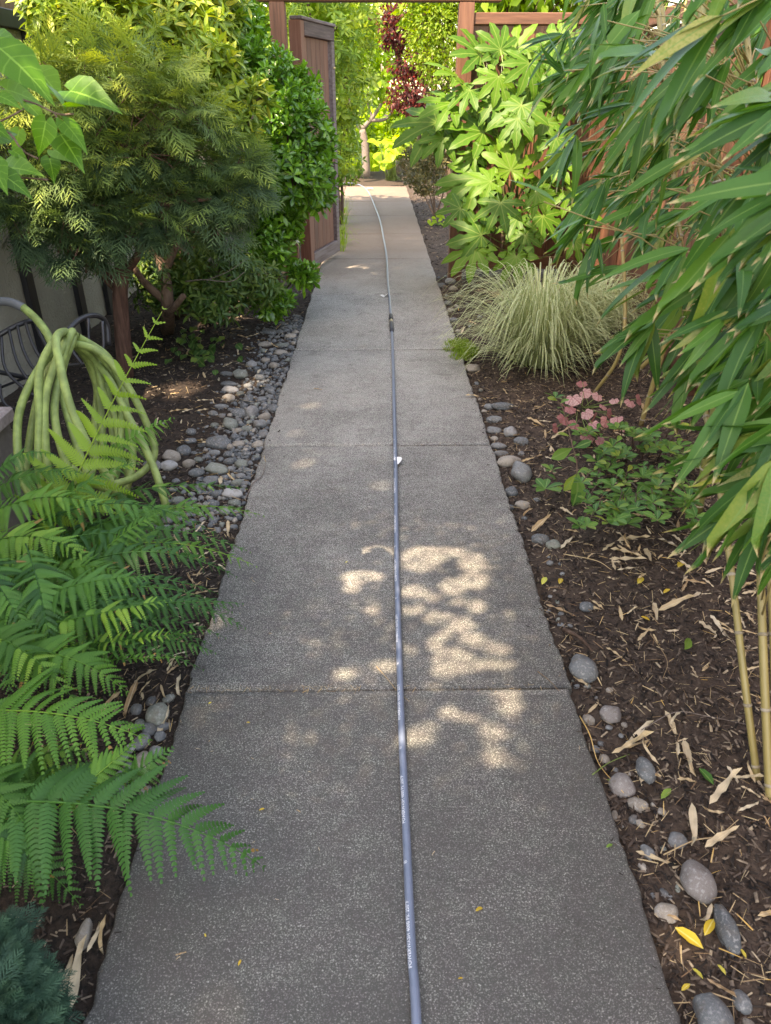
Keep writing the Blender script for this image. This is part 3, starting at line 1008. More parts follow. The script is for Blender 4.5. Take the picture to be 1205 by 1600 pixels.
M['gravel'] = attrmat('fine_gravel', [(0, (.06, .068, .075)), (.5, (.13, .14, .145)), (.8, (.19, .185, .17)), (1, (.24, .235, .22))], .65, 90, .2)
n = 1500
yy = rng.uniform(2.9, 6.4, n)
xx = -.625 - np.abs(rng.normal(size=n)) * .16
o = link('gravel', mesh('gravel', gravel(n, xx, yy, .007, .019), M['gravel']))
tag(o, 'fine blue-grey gravel filling gaps between the river pebbles', 'gravel', kind='stuff')

# bark mulch chips
def chips(n, xs, ys_, lo, hi):
    c = T([(-1, -.28, -.1), (1, -.2, -.1), (.9, .3, -.08), (-.95, .22, -.1), (-.8, -.15, .14), (.8, -.1, .12), (.7, .2, .16), (-.75, .12, .12)],
          [(4, 5, 6), (4, 6, 7), (0, 1, 5), (0, 5, 4), (1, 2, 6), (1, 6, 5), (2, 3, 7), (2, 7, 6), (3, 0, 4), (3, 4, 7)])
    P = np.stack([xs, ys_, bed_z(xs, ys_) + rng.uniform(-.002, .010, n)], 1)
    d = rng.normal(size=(n, 3)) * np.array([1, 1, .35])
    R = frames_x(d, np.array([0, 0, 1.]) + rng.normal(size=(n, 3)) * .4)
    R = R * np.stack([np.ones(n), rng.uniform(.4, 1.2, n), rng.uniform(.5, 1.3, n)], 1)[:, None, :]
    t = scatter(c, R, P, rng.uniform(lo, hi, n) * rng.uniform(.5, 1, n), rng.random(n))
    t.A[:, 2] /= .6
    return t


def bedpts(n, x0, x1, y0, y1, pw=1.0):
    return rng.uniform(x0, x1, n), y0 + (y1 - y0) * rng.random(n) ** pw


a = chips(50000, *bedpts(50000, .62, 1.9, .3, 6.0, 1.6), .005, .019)
b = merge([chips(11000, *bedpts(11000, -2.2, -.63, 1.2, 7.5, 1.0), .007, .021), chips(9000, *bedpts(9000, -1.2, -.62, .6, 3.4, 1.0), .004, .015)])
c = chips(5000, *bedpts(5000, .62, 2.0, 6.0, 15, 1.0), .012, .03)
def spill(t, per):
    k = len(t.V) // per
    Vr = t.V.reshape(k, per, 3)
    c_ = Vr.mean(1)
    Vr[:, :, 2] += (.003 - bed_z(c_[:, 0], c_[:, 1]))[:, None]
    return t


n = 520
ex = np.where(rng.random(n) < .5, -1, 1) * (.625 - np.abs(rng.normal(size=n)) * .032)
d = spill(chips(n, ex, rng.uniform(.5, 7, n), .003, .010), 8)
a = merge([a, d])
o = link('bark_mulch', mesh('bark_mulch', merge([a, b, c]), M['chips'], smooth=False))
tag(o, 'dark shredded bark mulch covering the planting beds', 'mulch', kind='stuff')


def straws(n, xs, ys_, lo, hi):
    c = T([(-1, -.04, 0), (-.3, -.045, .02), (.4, -.04, .02), (1, -.02, 0), (-1, .04, .01), (-.3, .045, .03), (.4, .04, .03), (1, .02, .01)],
          [(0, 1, 5), (0, 5, 4), (1, 2, 6), (1, 6, 5), (2, 3, 7), (2, 7, 6)])
    P = np.stack([xs, ys_, bed_z(xs, ys_) + rng.uniform(.010, .020, n)], 1)
    d = rng.normal(size=(n, 3)) * np.array([1, 1, .12])
    R = frames_x(d, np.array([0, 0, 1.]) + rng.normal(size=(n, 3)) * .4)
    R = R * np.stack([np.ones(n), rng.uniform(.5, 1.6, n), np.ones(n)], 1)[:, None, :]
    t = scatter(c, R, P, rng.uniform(lo, hi, n), rng.random(n))
    t.A[:, 2] /= .6
    return t


a = straws(3600, *bedpts(3600, .63, 1.8, .4, 5.0, 1.4), .006, .026)
b = merge([straws(700, *bedpts(700, -1.9, -.63, 1.2, 6.5), .01, .03), straws(500, *bedpts(500, -1.1, -.62, .6, 3.4), .006, .022)])
c = straws(500, *bedpts(500, .63, 2.0, 5.0, 13), .02, .05)
def jbits(n, x0, x1, y0):
    t = straws(n, rng.uniform(x0, x1, n), y0 + rng.normal(size=n) * .008, .004, .014)
    bz = np.repeat(bed_z(t.V.reshape(n, -1, 3)[:, :, 0].mean(1), t.V.reshape(n, -1, 3)[:, :, 1].mean(1)), 8)
    t.V[:, 2] -= bz + .012
    return t


a = merge([a, jbits(90, -.6, -.05, ys[1]), jbits(30, -.05, .6, ys[1]), jbits(30, -.6, .6, ys[2])])
o = link('straw_litter', mesh('straw_litter', merge([a, b, c]), M['straw'], smooth=False))
tag(o, 'short bits of dry straw and needles strewn over the mulch', 'litter', kind='stuff')

# ------------------------------------------------------------------ fallen leaves
DL = [mesh('dead_leaf', leaf(1, .12 + .025 * (k % 3), 7, .05 + .12 * (k % 3), .16 * (k - 2), 'lance', wave=.25, curl=.08 * (k - 2)), M['deadleaf']) for k in range(5)]
YL = [mesh('yellow_leaf', leaf(1, .42, 5, .2, .15, 'ell', wave=.06), M['yellowleaf']) for k in range(2)]
GLm = mesh('green_leaf', leaf(1, .42, 5, .2, .15, 'ell', wave=.06), M['L_low'])


def fallen(p, q, me, label, group, name='fallen_leaf', lift=.016):
    p, q = np.array(p), np.array(q)
    d = q - p
    if np.linalg.norm(d) > .15: d = d * (.15 / np.linalg.norm(d))
    d[2] += random.uniform(-.05, .15) * np.linalg.norm(d)
    L = np.linalg.norm(d)
    R = frames_x(d[None], (np.array([0, 0, 1.]) + rng.normal(size=3) * .22)[None])[0]
    p = p + np.array([0, 0, lift])
    return tag(place(name, me, None, R, p, L), label, 'leaf', group)


def gp(px, py):
    p = G(px, py, 0)
    inside = abs(p[0]) < PW
    z = 0.0 if inside else float(bed_z(p[0], p[1]))
    return G(px, py, z)


def leaf_label(p, q):
    y, L = float(p[1]), float(np.linalg.norm(np.array(q) - np.array(p)))
    sz = 'short' if L < .055 else ('long' if L > .10 else 'medium')
    where = ('among the large grey stones in the nearest mulch' if y < 1.35 else 'on mulch beside the tan bamboo culms' if y < 2.0 else 'on mulch below the lowest bamboo leaves' if y < 3.0
             else 'on mulch in front of the low shrub' if y < 3.9 else 'around the pink heuchera and sedge' if y < 5 else 'on mulch between sedge and gate post')
    return '%s dry buff bamboo leaf %s' % (sz, where)


def leaf_label_house(p, q):
    y, L = float(p[1]), float(np.linalg.norm(np.array(q) - np.array(p)))
    sz = 'short' if L < .055 else ('long' if L > .09 else 'medium')
    pebb = p[0] > -1.0
    where = ('among pebbles near the fern tips' if y < 3.6 else 'among pebbles beside the slabs') if pebb else ('on mulch behind the coiled hose' if y < 4.4 else 'on mulch under the shrubs by the house wall')
    return '%s dry buff leaf %s' % (sz, where)


GD = 'dry bamboo leaves strewn on the bamboo-side mulch'
GDl = 'dry leaves lying on the house-side bed'
LD = 'dry papery bamboo leaf lying on the dark mulch beside the path'
LDl = 'dry buff leaf lying among pebbles and mulch on the house side'
c1 = [(498,142,590,160),(600,140,690,150),(540,150,620,200),(515,215,600,265),(520,255,690,245),(700,245,830,300),(490,290,630,320),(485,335,650,345),(455,300,525,240),(565,395,650,430),(810,430,915,445),(700,565,850,510),(205,538,350,575),(470,730,565,775),(610,700,660,655),(880,610,960,705),(930,585,1000,670),(270,290,395,160),(140,215,230,150),(500,1195,660,1140),(560,1175,660,1055),(390,1020,450,965),(730,1010,810,1140),(810,1140,845,1300),(620,975,670,1025),(595,1270,715,1305),(640,290,670,360),(765,320,850,310),(520,385,640,355),(680,530,695,620),(845,810,870,880),(325,855,400,920),(1060,590,1080,660),(1090,580,1130,650),(1060,470,1150,440),(1070,490,1160,470),(1080,390,1150,420),(1060,650,1140,670),(1090,830,1150,820)]
c2 = [(860,360,1045,175),(765,350,795,610),(835,595,1020,490),(460,615,665,690),(845,1310,1005,1430),(1020,395,1140,345),(330,80,540,5),(455,180,605,210),(1155,420,1205,490),(730,10,765,200),(1030,260,1150,310),(1140,300,1205,380),(990,210,1160,230)]
c8 = [(390,590,460,620),(470,660,540,630),(330,550,375,580),(185,515,330,520),(590,815,760,805),(690,820,760,808),(560,690,610,700),(430,600,470,605),(450,630,455,655),(770,540,800,590),(870,745,920,775),(600,600,640,640),(680,640,740,655),(500,890,545,915)]
cl = [(190,705,315,690),(370,630,480,620),(195,585,265,590),(265,375,320,370),(400,880,405,970),(690,210,780,205),(360,1500,420,1450),(570,1110,620,1160),(525,1130,540,1230),(590,160,720,150),(540,260,545,300),(410,440,435,495),(120,550,125,600),(160,340,165,375),(180,300,210,240),(700,290,740,300),(770,450,800,400),(570,1030,610,985),(820,780,840,740),(715,790,735,840),(780,530,850,590),(860,470,850,500),(575,1420,585,1530)]
for (l, ox, oy, sc, lab, gr) in ((c1, 780, 760, 2.835, LD, GD), (c2, 860, 1160, 3.493, LD, GD), (c8, 640, 380, 2.133, LD, GD), (cl, 220, 480, 4.21, LDl, GDl)):
    for a in l:
        p_, q_ = gp(ox + a[0] / sc, oy + a[1] / sc), gp(ox + a[2] / sc, oy + a[3] / sc)
        fallen(p_, q_, random.choice(DL), (leaf_label if gr == GD else leaf_label_house)(p_, q_), gr)
for k in range(150):
    u = random.random()
    if u < .55: px, py, L = random.uniform(900, 1205), random.uniform(790, 1000), random.uniform(.03, .09)
    elif u < .75: px, py, L = random.uniform(780, 1100), random.uniform(620, 800), random.uniform(.05, .10)
    elif u < .88: px, py, L = random.uniform(1000, 1205), random.uniform(1000, 1500), random.uniform(.04, .09)
    else: px, py, L = random.uniform(690, 790), random.uniform(430, 640), random.uniform(.06, .12)
    p = gp(px, py)
    if p[0] < .66: continue
    a = random.uniform(0, 6.28)
    q_ = p + L * np.array([math.cos(a), math.sin(a), .03])
    fallen(p, q_, random.choice(DL), leaf_label(p, q_), GD)
for k in range(70):
    py = random.uniform(480, 700)
    px = random.uniform(200, 460 + (545 - py) * .335 - 5)
    p = gp(px, py)
    L, a = random.uniform(.04, .10), random.uniform(0, 6.28)
    q_ = p + L * np.array([math.cos(a), math.sin(a), .03])
    fallen(p, q_, random.choice(DL), leaf_label_house(p, q_), GDl)
# dry leaves under the ferns
for k in range(22):
    py = random.uniform(850, 1080)
    px = 290 + (1082 - py) * .31 - random.uniform(4, 75)
    p = gp(px, py)
    L, a = random.uniform(.03, .08), random.uniform(0, 6.28)
    fallen(p, p + L * np.array([math.cos(a), math.sin(a), .03]), random.choice(DL), 'dry leaf half hidden under the fern tips along the slab edge', 'dry leaves half hidden under fern tips')
cf = [(190, 180, 40, 300), (300, 100, 190, 350), (400, 100, 300, 200), (330, 190, 345, 280), (520, 280, 400, 530), (600, 60, 550, 190), (440, 30, 240, 75), (560,-190, 650,-120)]
for a in cf:
    fallen(gp(150 + a[0] / 4.463, 1050 + a[1] / 4.463), gp(150 + a[2] / 4.463, 1050 + a[3] / 4.463), random.choice(DL),
           'long dry bamboo leaf lying in the gap between ferns and slab', 'dry leaves under the ferns by the slab', lift=.03)
for a in ((115, 1590, 128, 1480), (100, 1570, 118, 1500), (170, 1440, 150, 1500), (140, 1500, 165, 1450)):
    fallen(gp(a[0], a[1]), gp(a[2], a[3]), random.choice(DL), 'dry brown leaf blade against the slab corner by the dwarf conifer', 'dry leaf blades by the dwarf conifer', lift=.03)
# yellow and green ones
YP = [((1052, 1457), (1096, 1490), 'long yellow-green leaf pointing at the tall oblong stone'),
      ((1098, 1470), (1113, 1442), 'crinkled yellow leaf touching the tall oblong stone'),
      ((1153, 1490), (1164, 1504), 'bright yellow leaf lying behind the oblong stone'),
      ((1079, 1521), (1096, 1537), 'small golden leaf near the slab edge in nearest mulch'),
      ((1062, 1556), (1075, 1545), 'curled ochre leaf closest to the slab edge'),
      ((1118, 1515), (1132, 1530), 'small amber leaf between two grey stones'),
      ((995, 919), (1004, 907), 'little yellow leaf in the open mulch'),
      ((1000, 970), (1014, 975), 'pale yellow oval leaf in the open mulch'),
      ((1058, 893), (1067, 885), 'yellow leaf beside dry bamboo leaves'),
      ((846, 920), (853, 908), 'yellow crumpled leaf at the slab edge'),
      ((873, 919), (877, 910), 'small upright yellow leaf near the slab'),
      ((1035, 934), (1045, 927), 'notched yellow leaf in the middle mulch')]
for p, q, lab in YP:
    fallen(gp(*p), gp(*q), YL[0], lab, None, 'yellow_leaf', .02)
fallen(gp(1090, 1208), gp(1114, 1230), GLm, 'bright green fallen leaf in mulch by the culms', None, 'green_leaf', .02)
fallen(gp(1031, 1256), gp(1046, 1240), GLm, 'folded green leaf near the brown sunken pebble', None, 'green_leaf', .02)
fallen(gp(945, 1225), gp(962, 1236), GLm, 'bluish green leaf leaning on the slab edge', None, 'green_leaf', .02)
fallen(gp(1068, 1022), gp(1078, 1006), GLm, 'upright green leaf scrap in the open mulch', None, 'green_leaf', .02)
# bits on the slabs
GS = 'small dry bud scales scattered on the slabs'
for px, py in ((283, 1130), (331, 1098), (338, 1112), (320, 1130), (391, 1130), (329, 1157), (306, 1170), (329, 1175), (397, 1187), (396, 1250), (405, 1267), (399, 1314), (481, 1206), (322, 1465), (470, 1270), (680, 1330), (724, 1529), (283, 1495), (376, 960), (392, 905), (399, 910), (420, 990), (365, 1322), (377, 1500), (540, 880), (500, 1330), (430, 1405)):
    p = gp(px, py)
    a = random.uniform(0, 6.28)
    fallen(p, p + random.uniform(.008, .016) * np.array([math.cos(a), math.sin(a), .1]), random.choice(YL + DL), 'tiny brown bud scale lying on the speckled slabs', GS, 'bud_scale', .002)
fallen(gp(274, 1494), gp(294, 1492), DL[1], 'curled brown dead leaf alone on the nearest slab', None, lift=.004)
fallen(gp(490, 608), gp(504, 610), DL[2], 'tan dead leaf flat on the fourth slab', None, lift=.004)
fallen(gp(743, 1425), gp(755, 1417), YL[1], 'round lime-yellow leaf flat on the nearest slab', None, 'yellow_leaf', .003)
fallen(gp(947, 1326), gp(957, 1320), GLm, 'dark green leaf scrap on the slab near its edge', None, 'green_leaf', .004)
wm = mesh('petal', leaf(1, .5, 4, .25, .1, 'ell'), M['white'])
fallen(gp(622, 729), gp(622, 718), wm, 'white petal resting against the grey pressure hose', None, 'white_petal', .012)
fallen(gp(572, 297), gp(584, 297), wm, 'crumpled white petal on the path far beyond the gate', None, 'white_petal', .02)
fallen(gp(600, 466), gp(604, 452), wm, 'small pale petal on the slab short of the gate', None, 'white_petal', .006)
fallen(gp(690, 545), gp(712, 551), DL[0], 'cream leaf blade on the slab by the moss', None, lift=.004)


def twig(pts, r, label, lift=.02, mat='twig', name='fallen_twig', leaves=()):
    P = np.array([gp(*p) + np.array([0, 0, lift * (1 + .8 * (i % 2))]) for i, p in enumerate(pts)])
    b = P[0].copy()
    o = empty(name, b, label, 'twig')
    link('stem', mesh('twig', tube(spline(P, 16), np.linspace(r, r * .5, 16), 6), M[mat], shift=b), o, b)
    for k in leaves:
        d = rng.normal(size=(1, 3)) * .4 + np.array([[0, .3, .8]])
        place('leaf', DL[k % 5], o, frames_x(d, rng.normal(size=(1, 3)))[0], P[-1], .035)
    return o


twig([(968, 741), (1010, 790), (1040, 815), (1062, 842)], .004, 'long straight grey twig slanting across mulch under bamboo')
twig([(912, 741), (950, 765), (1000, 785), (1045, 805)], .005, 'curved grey branch lying in front of the low shrub')
twig([(880, 990), (905, 1010), (925, 1025)], .009, 'short thick broken twig behind the light blue-grey stone', mat='bark')
twig([(383, 783), (396, 758), (410, 745), (416, 725)], .0025, 'thin pale dried sprig with withered leaves on the slab edge', .006, leaves=(1, 2, 3))
twig([(588, 1042), (605, 1062), (622, 1082), (640, 1098)], .0012, 'fine yellow grass stem lying across the slab joint', .003, 'straw')
twig([(840, 1050), (858, 1065), (874, 1081)], .0012, 'yellow stem on the slab beside the joint end', .003, 'straw')
twig([(925, 1215), (950, 1200), (985, 1182)], .0018, 'green grass stalk over the slab edge by pink granite', .012, 'stem')
twig([(905, 1125), (920, 1160), (935, 1200), (972, 1250)], .0018, 'long straw stalk along the slab edge by pink granite', .016, 'straw')
twig([(1035, 1342), (1080, 1325), (1120, 1312), (1150, 1292)], .0020, 'ochre stalk above the largest granite stone', .016, 'straw')
twig([(1000, 1150), (1050, 1130), (1100, 1128), (1165, 1150)], .0016, 'thin wiry stem arching over the middle mulch', .025)
twig([(880, 870), (930, 884), (955, 895)], .0020, 'yellow straw stem in mulch beyond the paired grey stones', .014, 'straw')
twig([(1015, 995), (1040, 1040), (1035, 1065)], .0016, 'thin bent straw in the open mulch', .014, 'straw')

# ------------------------------------------------------------------ the grey pressure hose on the path
hp = [(657, 1720), (651, 1600), (643, 1480), (634, 1280), (628, 1150), (625, 1060), (622, 960), (620, 880), (619, 800), (618, 720), (616, 640), (614, 560), (612, 512), (609, 470), (606, 440), (604, 400), (599, 370), (594, 345), (585, 320), (577, 302), (568, 292), (556, 287), (543, 286), (530, 288)]
HR = .0105
HP = spline([np.array([.09, -.58, HR + .001]), np.array([.075, .1, HR + .001])] + [G(a, b, HR + .001) for a, b in hp[1:]], 460)
hose = empty('pressure_hose', HP[0], 'long blue-grey pressure washer hose lying along the path', 'hose')
link('tube', mesh('hose', tube(HP, HR, 14), M['hose_blue'], shift=HP[0]), hose, HP[0])
HS = np.concatenate([[0], np.cumsum(np.linalg.norm(np.diff(HP, axis=0), axis=1))])


def hose_at(s):
    return np.array([np.interp(s, HS, HP[:, k]) for k in range(3)])


yc_ = [float(G(612, y)[1]) for y in (521, 507, 503, 495)]
def s_of(y): return float(np.interp(y, HP[:, 1], HS))
for (ya, yb_, r, mt, nm) in ((yc_[0], yc_[1], .017, 'coupling', 'sleeve'), (yc_[1], yc_[2], .014, 'brass', 'connector'), (yc_[2], yc_[3], .017, 'coupling', 'sleeve')):
    sa, sb = s_of(ya), s_of(yb_)
    pts = np.array([hose_at(s) for s in np.linspace(sa, sb, 7)]) + np.array([0, 0, .005])
    link(nm, mesh(nm, tube(pts, [r * .85, r, r * .96, r, r * .96, r, r * .85], 14), M[mt], shift=HP[0]), hose, HP[0])


def hose_text(txt, y0, length, nm='lettering'):
    cu = bpy.data.curves.new('t', 'FONT')
    cu.body = txt
    cu.size = 1.0
    cu.resolution_u = 2
    ob = bpy.data.objects.new('t', cu)
    C.objects.link(ob)
    bpy.context.view_layer.update()
    dg = bpy.context.evaluated_depsgraph_get()
    me = bpy.data.meshes.new_from_object(ob.evaluated_get(dg))
    bpy.data.objects.remove(ob)
    V = np.zeros(len(me.vertices) * 3)
    me.vertices.foreach_get('co', V)
    V = V.reshape(-1, 3)
    x0, x1 = V[:, 0].min(), V[:, 0].max()
    h = 0.0085
    s0 = s_of(y0)
    out = np.zeros_like(V)
    for i, (a, b, _) in enumerate(V):
        s = s0 + (a - x0) / (x1 - x0) * length
        c_ = hose_at(s)
        tg = nrm(hose_at(s + .01) - hose_at(s - .01))
        left = nrm(np.cross(np.array([0, 0, 1.]), tg))
        u_ = np.cross(tg, left)
        ph = math.radians(12) + b / .72 * h / HR
        out[i] = c_ + (HR + .0004) * (math.cos(ph) * u_ + math.sin(ph) * left) - HP[0]
    me.vertices.foreach_set('co', out.ravel())
    me.update()
    me.materials.clear()
    me.materials.append(M['ink'])
    return link(nm, me, hose, HP[0])


yt = float(G(640, 1520)[1])
for k in range(8):
    hose_text('POWERWASH 4000 PSI 250°F', yt + k * .36, .15)
    hose_text('®', yt + k * .36 + .245, .009, 'registered_mark')

# ------------------------------------------------------------------ unseen tree over the house, crown shaped to shade and dapple the path
BL = [(320,130,90,20),(540,160,90,55),(660,130,110,18),(780,180,60,35),(790,260,60,40),(690,290,60,35),(500,310,50,22),(240,245,60,28),(210,290,25,30),(310,240,40,15),(590,345,35,12),(300,400,35,10),(375,460,30,15),(500,400,45,15),(620,440,60,18),(720,470,60,30),(660,510,30,15),(790,545,70,28),(900,590,50,20),(610,560,30,35),(690,640,90,50),(650,690,50,25),(860,660,100,14),(720,365,35,12),(800,385,30,30),(170,710,50,15),(370,665,55,20),(480,590,25,14),(930,805,50,28),(950,860,60,22),(750,900,50,20),(660,880,30,25),(560,980,60,40),(490,1010,25,30),(870,980,45,50),(890,1090,60,30)]
BL = np.array([(480 + a / 3.0125, 820 + b / 3.0125, c / 3.0125, d / 3.0125) for a, b, c, d in BL])


def in_dapple(Q, grow=1.0):
    gpt = Q - SUN[None] * (Q[:, 2:3] / SUN[2])
    px, py, zz = proj(gpt)
    d = ((px[:, None] - BL[None, :, 0]) / (BL[None, :, 2] * grow)) ** 2 + ((py[:, None] - BL[None, :, 1]) / (BL[None, :, 3] * grow)) ** 2
    return (d.min(axis=1) < 1) & (zz > .3)


# gaps in the overhead crown through which the sun reaches these shrubs (centre, radius)
LIT = [(D(200, 30, 5.7), .45), (D(290, 60, 6.0), .50), (D(120, 40, 5.2), .35), (D(350, 120, 5.8), .38), (D(240, 0, 6.2), .5), (D(385, 200, 5.7), .28), (D(310, 0, 6.5), .5),
       (D(405, 125, 6.7), .42), (D(452, 205, 6.5), .38), (D(350, 40, 6.9), .5), (D(470, 290, 6.3), .34), (D(388, 30, 7.1), .4), (D(410, 200, 6.5), .42),
       (D(190, 110, 4.75), .38), (D(120, 160, 4.6), .3), (D(270, 180, 4.8), .34), (D(340, 260, 4.9), .28), (D(60, 130, 4.5), .25),
       (D(490, 60, 11.2), .8), (D(520, 150, 11.5), .7), (D(528, 230, 11.6), .5), (D(640, 90, 17), 1.0), (D(690, 70, 12.6), .9), (D(570, 90, 19), 1.6), (D(610, 240, 17.5), .6)]
LC, LR = np.array([a for a, b in LIT]), np.array([b for a, b in LIT])


def in_gap(Q):
    d = Q[:, None, :] - LC[None]
    al = d @ SUN
    gq = Q - SUN[None] * (Q[:, 2:3] / SUN[2])
    onpath = (gq[:, 0] > -.62) & (gq[:, 0] < .66) & (gq[:, 1] < 13.5) & ((gq[:, 1] < 7.0) | (gq[:, 0] > -.2))
    return ((np.linalg.norm(d - al[..., None] * SUN, axis=-1) < LR[None] + .05) & (al > 0)).any(1) & ~onpath


quad = leaf(1, .55, 2, .1, .1, 'ell')


def canopy(n, x0, x1, y0, y1, z0, z1, s0, s1, keep):
    gx, gy, z = rng.uniform(x0, x1, n), rng.uniform(y0, y1, n), rng.uniform(z0, z1, n)
    k = keep(gx, gy)
    gx, gy, z = gx[k], gy[k], z[k]
    P = np.stack([gx, gy, np.zeros_like(gx)], 1) + SUN[None] * (z / SUN[2])[:, None]
    n = len(P)
    R = frames_x(rng.normal(size=(n, 3)), np.array([0, 0, 1.]) + rng.normal(size=(n, 3)) * .45)
    s = rng.uniform(s0, s1, n)
    bad = np.zeros(n, bool)  # leaves cleared so sun reaches the chosen flecks and shrubs
    for v in quad.V:
        bad |= in_dapple(P + np.einsum('kij,j->ki', R, v) * s[:, None])
    bad |= in_dapple(P + R[:, :, 0] * (s * .5)[:, None]) | in_gap(P + R[:, :, 0] * (s * .5)[:, None])
    bad &= rng.random(n) < .93
    g_ = ~bad
    return scatter(quad, R[g_], P[g_], s[g_], rng.random(g_.sum()))


inner = lambda x, y: (x > -.45) & (x < .75) & (y > 1.2) & (y < 3.1)


def shade(x, y):  # ground area the crown is laid out to shade
    near = (y < 6.7 + .25 * np.sin(x * 5)) & (x < 2.25) & ((y < 4.3) | (x > -.8 + .12 * np.sin(y * 7)))
    mid = (y >= 6.6) & (y < 8.7) & (x > .0) & (x < .95)
    far = (y >= 8.6) & (y < 14.0 + .4 * np.sin(x * 6)) & (x > -1.0) & (x < 1.1)
    return (near | mid | far) & ~((x > -.36) & (x < .66) & (y > 1.3) & (y < 3.0))


c1_ = canopy(30000, -.45, .75, 1.2, 3.1, 3.7, 4.4, .022, .05, inner)
c2_ = canopy(40000, -1.5, 2.45, -3.0, 14.5, 9.0, 12.0, .17, .28, shade)
tb = np.array([-5.4, -4.4, -.1])
tree = empty('shade_tree', tb, 'tall unseen broadleaf tree over the house, crown shaped to shade and dapple the path', 'tree')
trs = [tube(spline([tb, tb + (.1, .1, 3.2), tb + (.4, .4, 6.2), tb + (1.0, 1.2, 9.6)], 20), np.linspace(.24, .10, 20), 10)]
for q in ((-3.6, .4, 10.5), (-3.9, -1.5, 10.0), (-4.2, 3.6, 10.8), (-3.8, 6.0, 10.8), (-2.4, -2.6, 10.6), (-1.5, .35, 4.1)):
    a = tb + (.4, .4, 6.2) if q[2] > 6 else tb + (.2, .2, 4.2)
    trs.append(tube(spline([a, (a + q) / 2 + (0, 0, .5), np.array(q)], 10), np.linspace(.09, .02, 10), 7))
link('trunk', mesh('trunk', merge(trs), M['bark'], shift=tb), tree, tb)
link('crown', mesh('crown', merge([c1_, c2_]), M['L_canopy'], shift=tb), tree, tb, kind='stuff')


# ------------------------------------------------------------------ shrubs
def crown_pts(ell, n, shell=.42, cull=.72):
    """points in the outer shell of a union of ellipsoids [(centre, radii)], with outward normals"""
    c_ = np.array([e[0] for e in ell], float)
    r_ = np.array([np.ones(3) * e[1] for e in ell], float)
    pr = np.array([(r[0] * r[1] + r[1] * r[2] + r[0] * r[2]) for r in r_])
    idx = rng.choice(len(ell), n, p=pr / pr.sum())
    d = nrm(rng.normal(size=(n, 3)))
    rad = 1 - shell * rng.random(n) ** 1.6 + .06 * rng.normal(size=n)
    P = c_[idx] + d * r_[idx] * rad[:, None]
    q = (((P[:, None] - c_[None]) / r_[None]) ** 2).sum(-1)
    q[np.arange(n), idx] = 9
    ok = (q.min(1) > cull ** 2) & (P[:, 2] > .03)
    return P[ok], nrm(d / r_[idx])[ok]


def clump(name, label, cat, base, ell, n, tpls, mat, upw=.6, scale=(.8, 1.15), parts=120, group=None, shell=.42, branches=True, bark='bark', br=.016, filt=None, part='leaf_cluster'):
    base = np.array(base, float)
    th = empty(name, base, label, cat, group)
    P, Nn = crown_pts(ell, n, shell)
    if filt is not None:
        k = filt(P)
        P, Nn = P[k], Nn[k]
    k = len(P)
    ax = Nn * .65 + np.array([0, 0, upw]) + rng.normal(size=(k, 3)) * .35
    R = frames_z(ax)
    s = rng.uniform(*scale, k)
    view = nrm(CAM - P)
    score = np.linalg.norm(P - CAM, axis=1) - 1.2 * (Nn * view).sum(1)
    px, py, zz = proj(P)
    score += np.where((px > -20) & (px < IW + 20) & (py > -20) & (py < IH + 20), 0, 50)
    od = np.argsort(score)
    near, rest = od[:parts], od[parts:]
    if parts:
        mes = [mesh(part, t, mat) for t in tpls]
        for i in near:
            place(part, mes[i % len(mes)], th, R[i], P[i], s[i])
    acc = []
    for j, t in enumerate(tpls):
        sel = rest[j::len(tpls)]
        if len(sel): acc.append(scatter(t, R[sel], P[sel], s[sel], rng.random(len(sel))))
    if acc:
        link('foliage', mesh('foliage', merge(acc), mat, shift=base), th, base, kind='stuff')
    if branches:
        tb_ = []
        for (c0, r0) in ell:
            c0 = np.array(c0, float)
            mid = base * .5 + c0 * .5 + rng.normal(size=3) * .06
            r1 = br * random.uniform(.8, 1.2)
            tb_.append(tube(spline([base + rng.normal(size=3) * np.array([.05, .05, 0]), mid, c0], 9), np.linspace(r1, r1 * .4, 9), 6))
            for _ in range(4):
                e = c0 + nrm(rng.normal(size=3)) * np.ones(3) * r0 * .8
                tb_.append(tube(spline([mid * .4 + c0 * .6, (c0 + e) / 2 + rng.normal(size=3) * .03, e], 6), np.linspace(r1 * .45, r1 * .12, 6), 5))
        link('branches', mesh('branches', merge(tb_), M[bark], shift=base), th, base)
    return th


# glossy evergreen shrub at the gate
tp = [rosette(9, .094, .036, -5, 70, 'obov', 4) for _ in range(4)]
E = [(D(402, 135, 6.7), .34), (D(452, 205, 6.5), .33), (D(332, 50, 6.9), .40), (D(315, 70, 7.0), .42), (D(455, 275, 6.3), (.31, .34, .26)), (D(488, 225, 6.6), (.19, .25, .24)), (D(496, 290, 6.6), (.15, .2, .16)), (D(470, 150, 6.7), (.16, .2, .2)), (D(410, 300, 6.4), .36),
     (D(425, 375, 6.2), (.22, .28, .22)), (D(445, 330, 6.4), (.16, .2, .14)), (D(470, 428, 6.1), (.13, .16, .08)), (D(425, 470, 5.9), (.16, .2, .12)), (D(365, 45, 7.1), .25), (D(400, 190, 6.6), .4)]
clump('evergreen_shrub', 'tall glossy dark evergreen shrub crowding the gateway beside the path', 'shrub', G(425, 462, -.02), E, 3000, tp, M['L_pieris'], .6, (.8, 1.15), 280, br=.02)

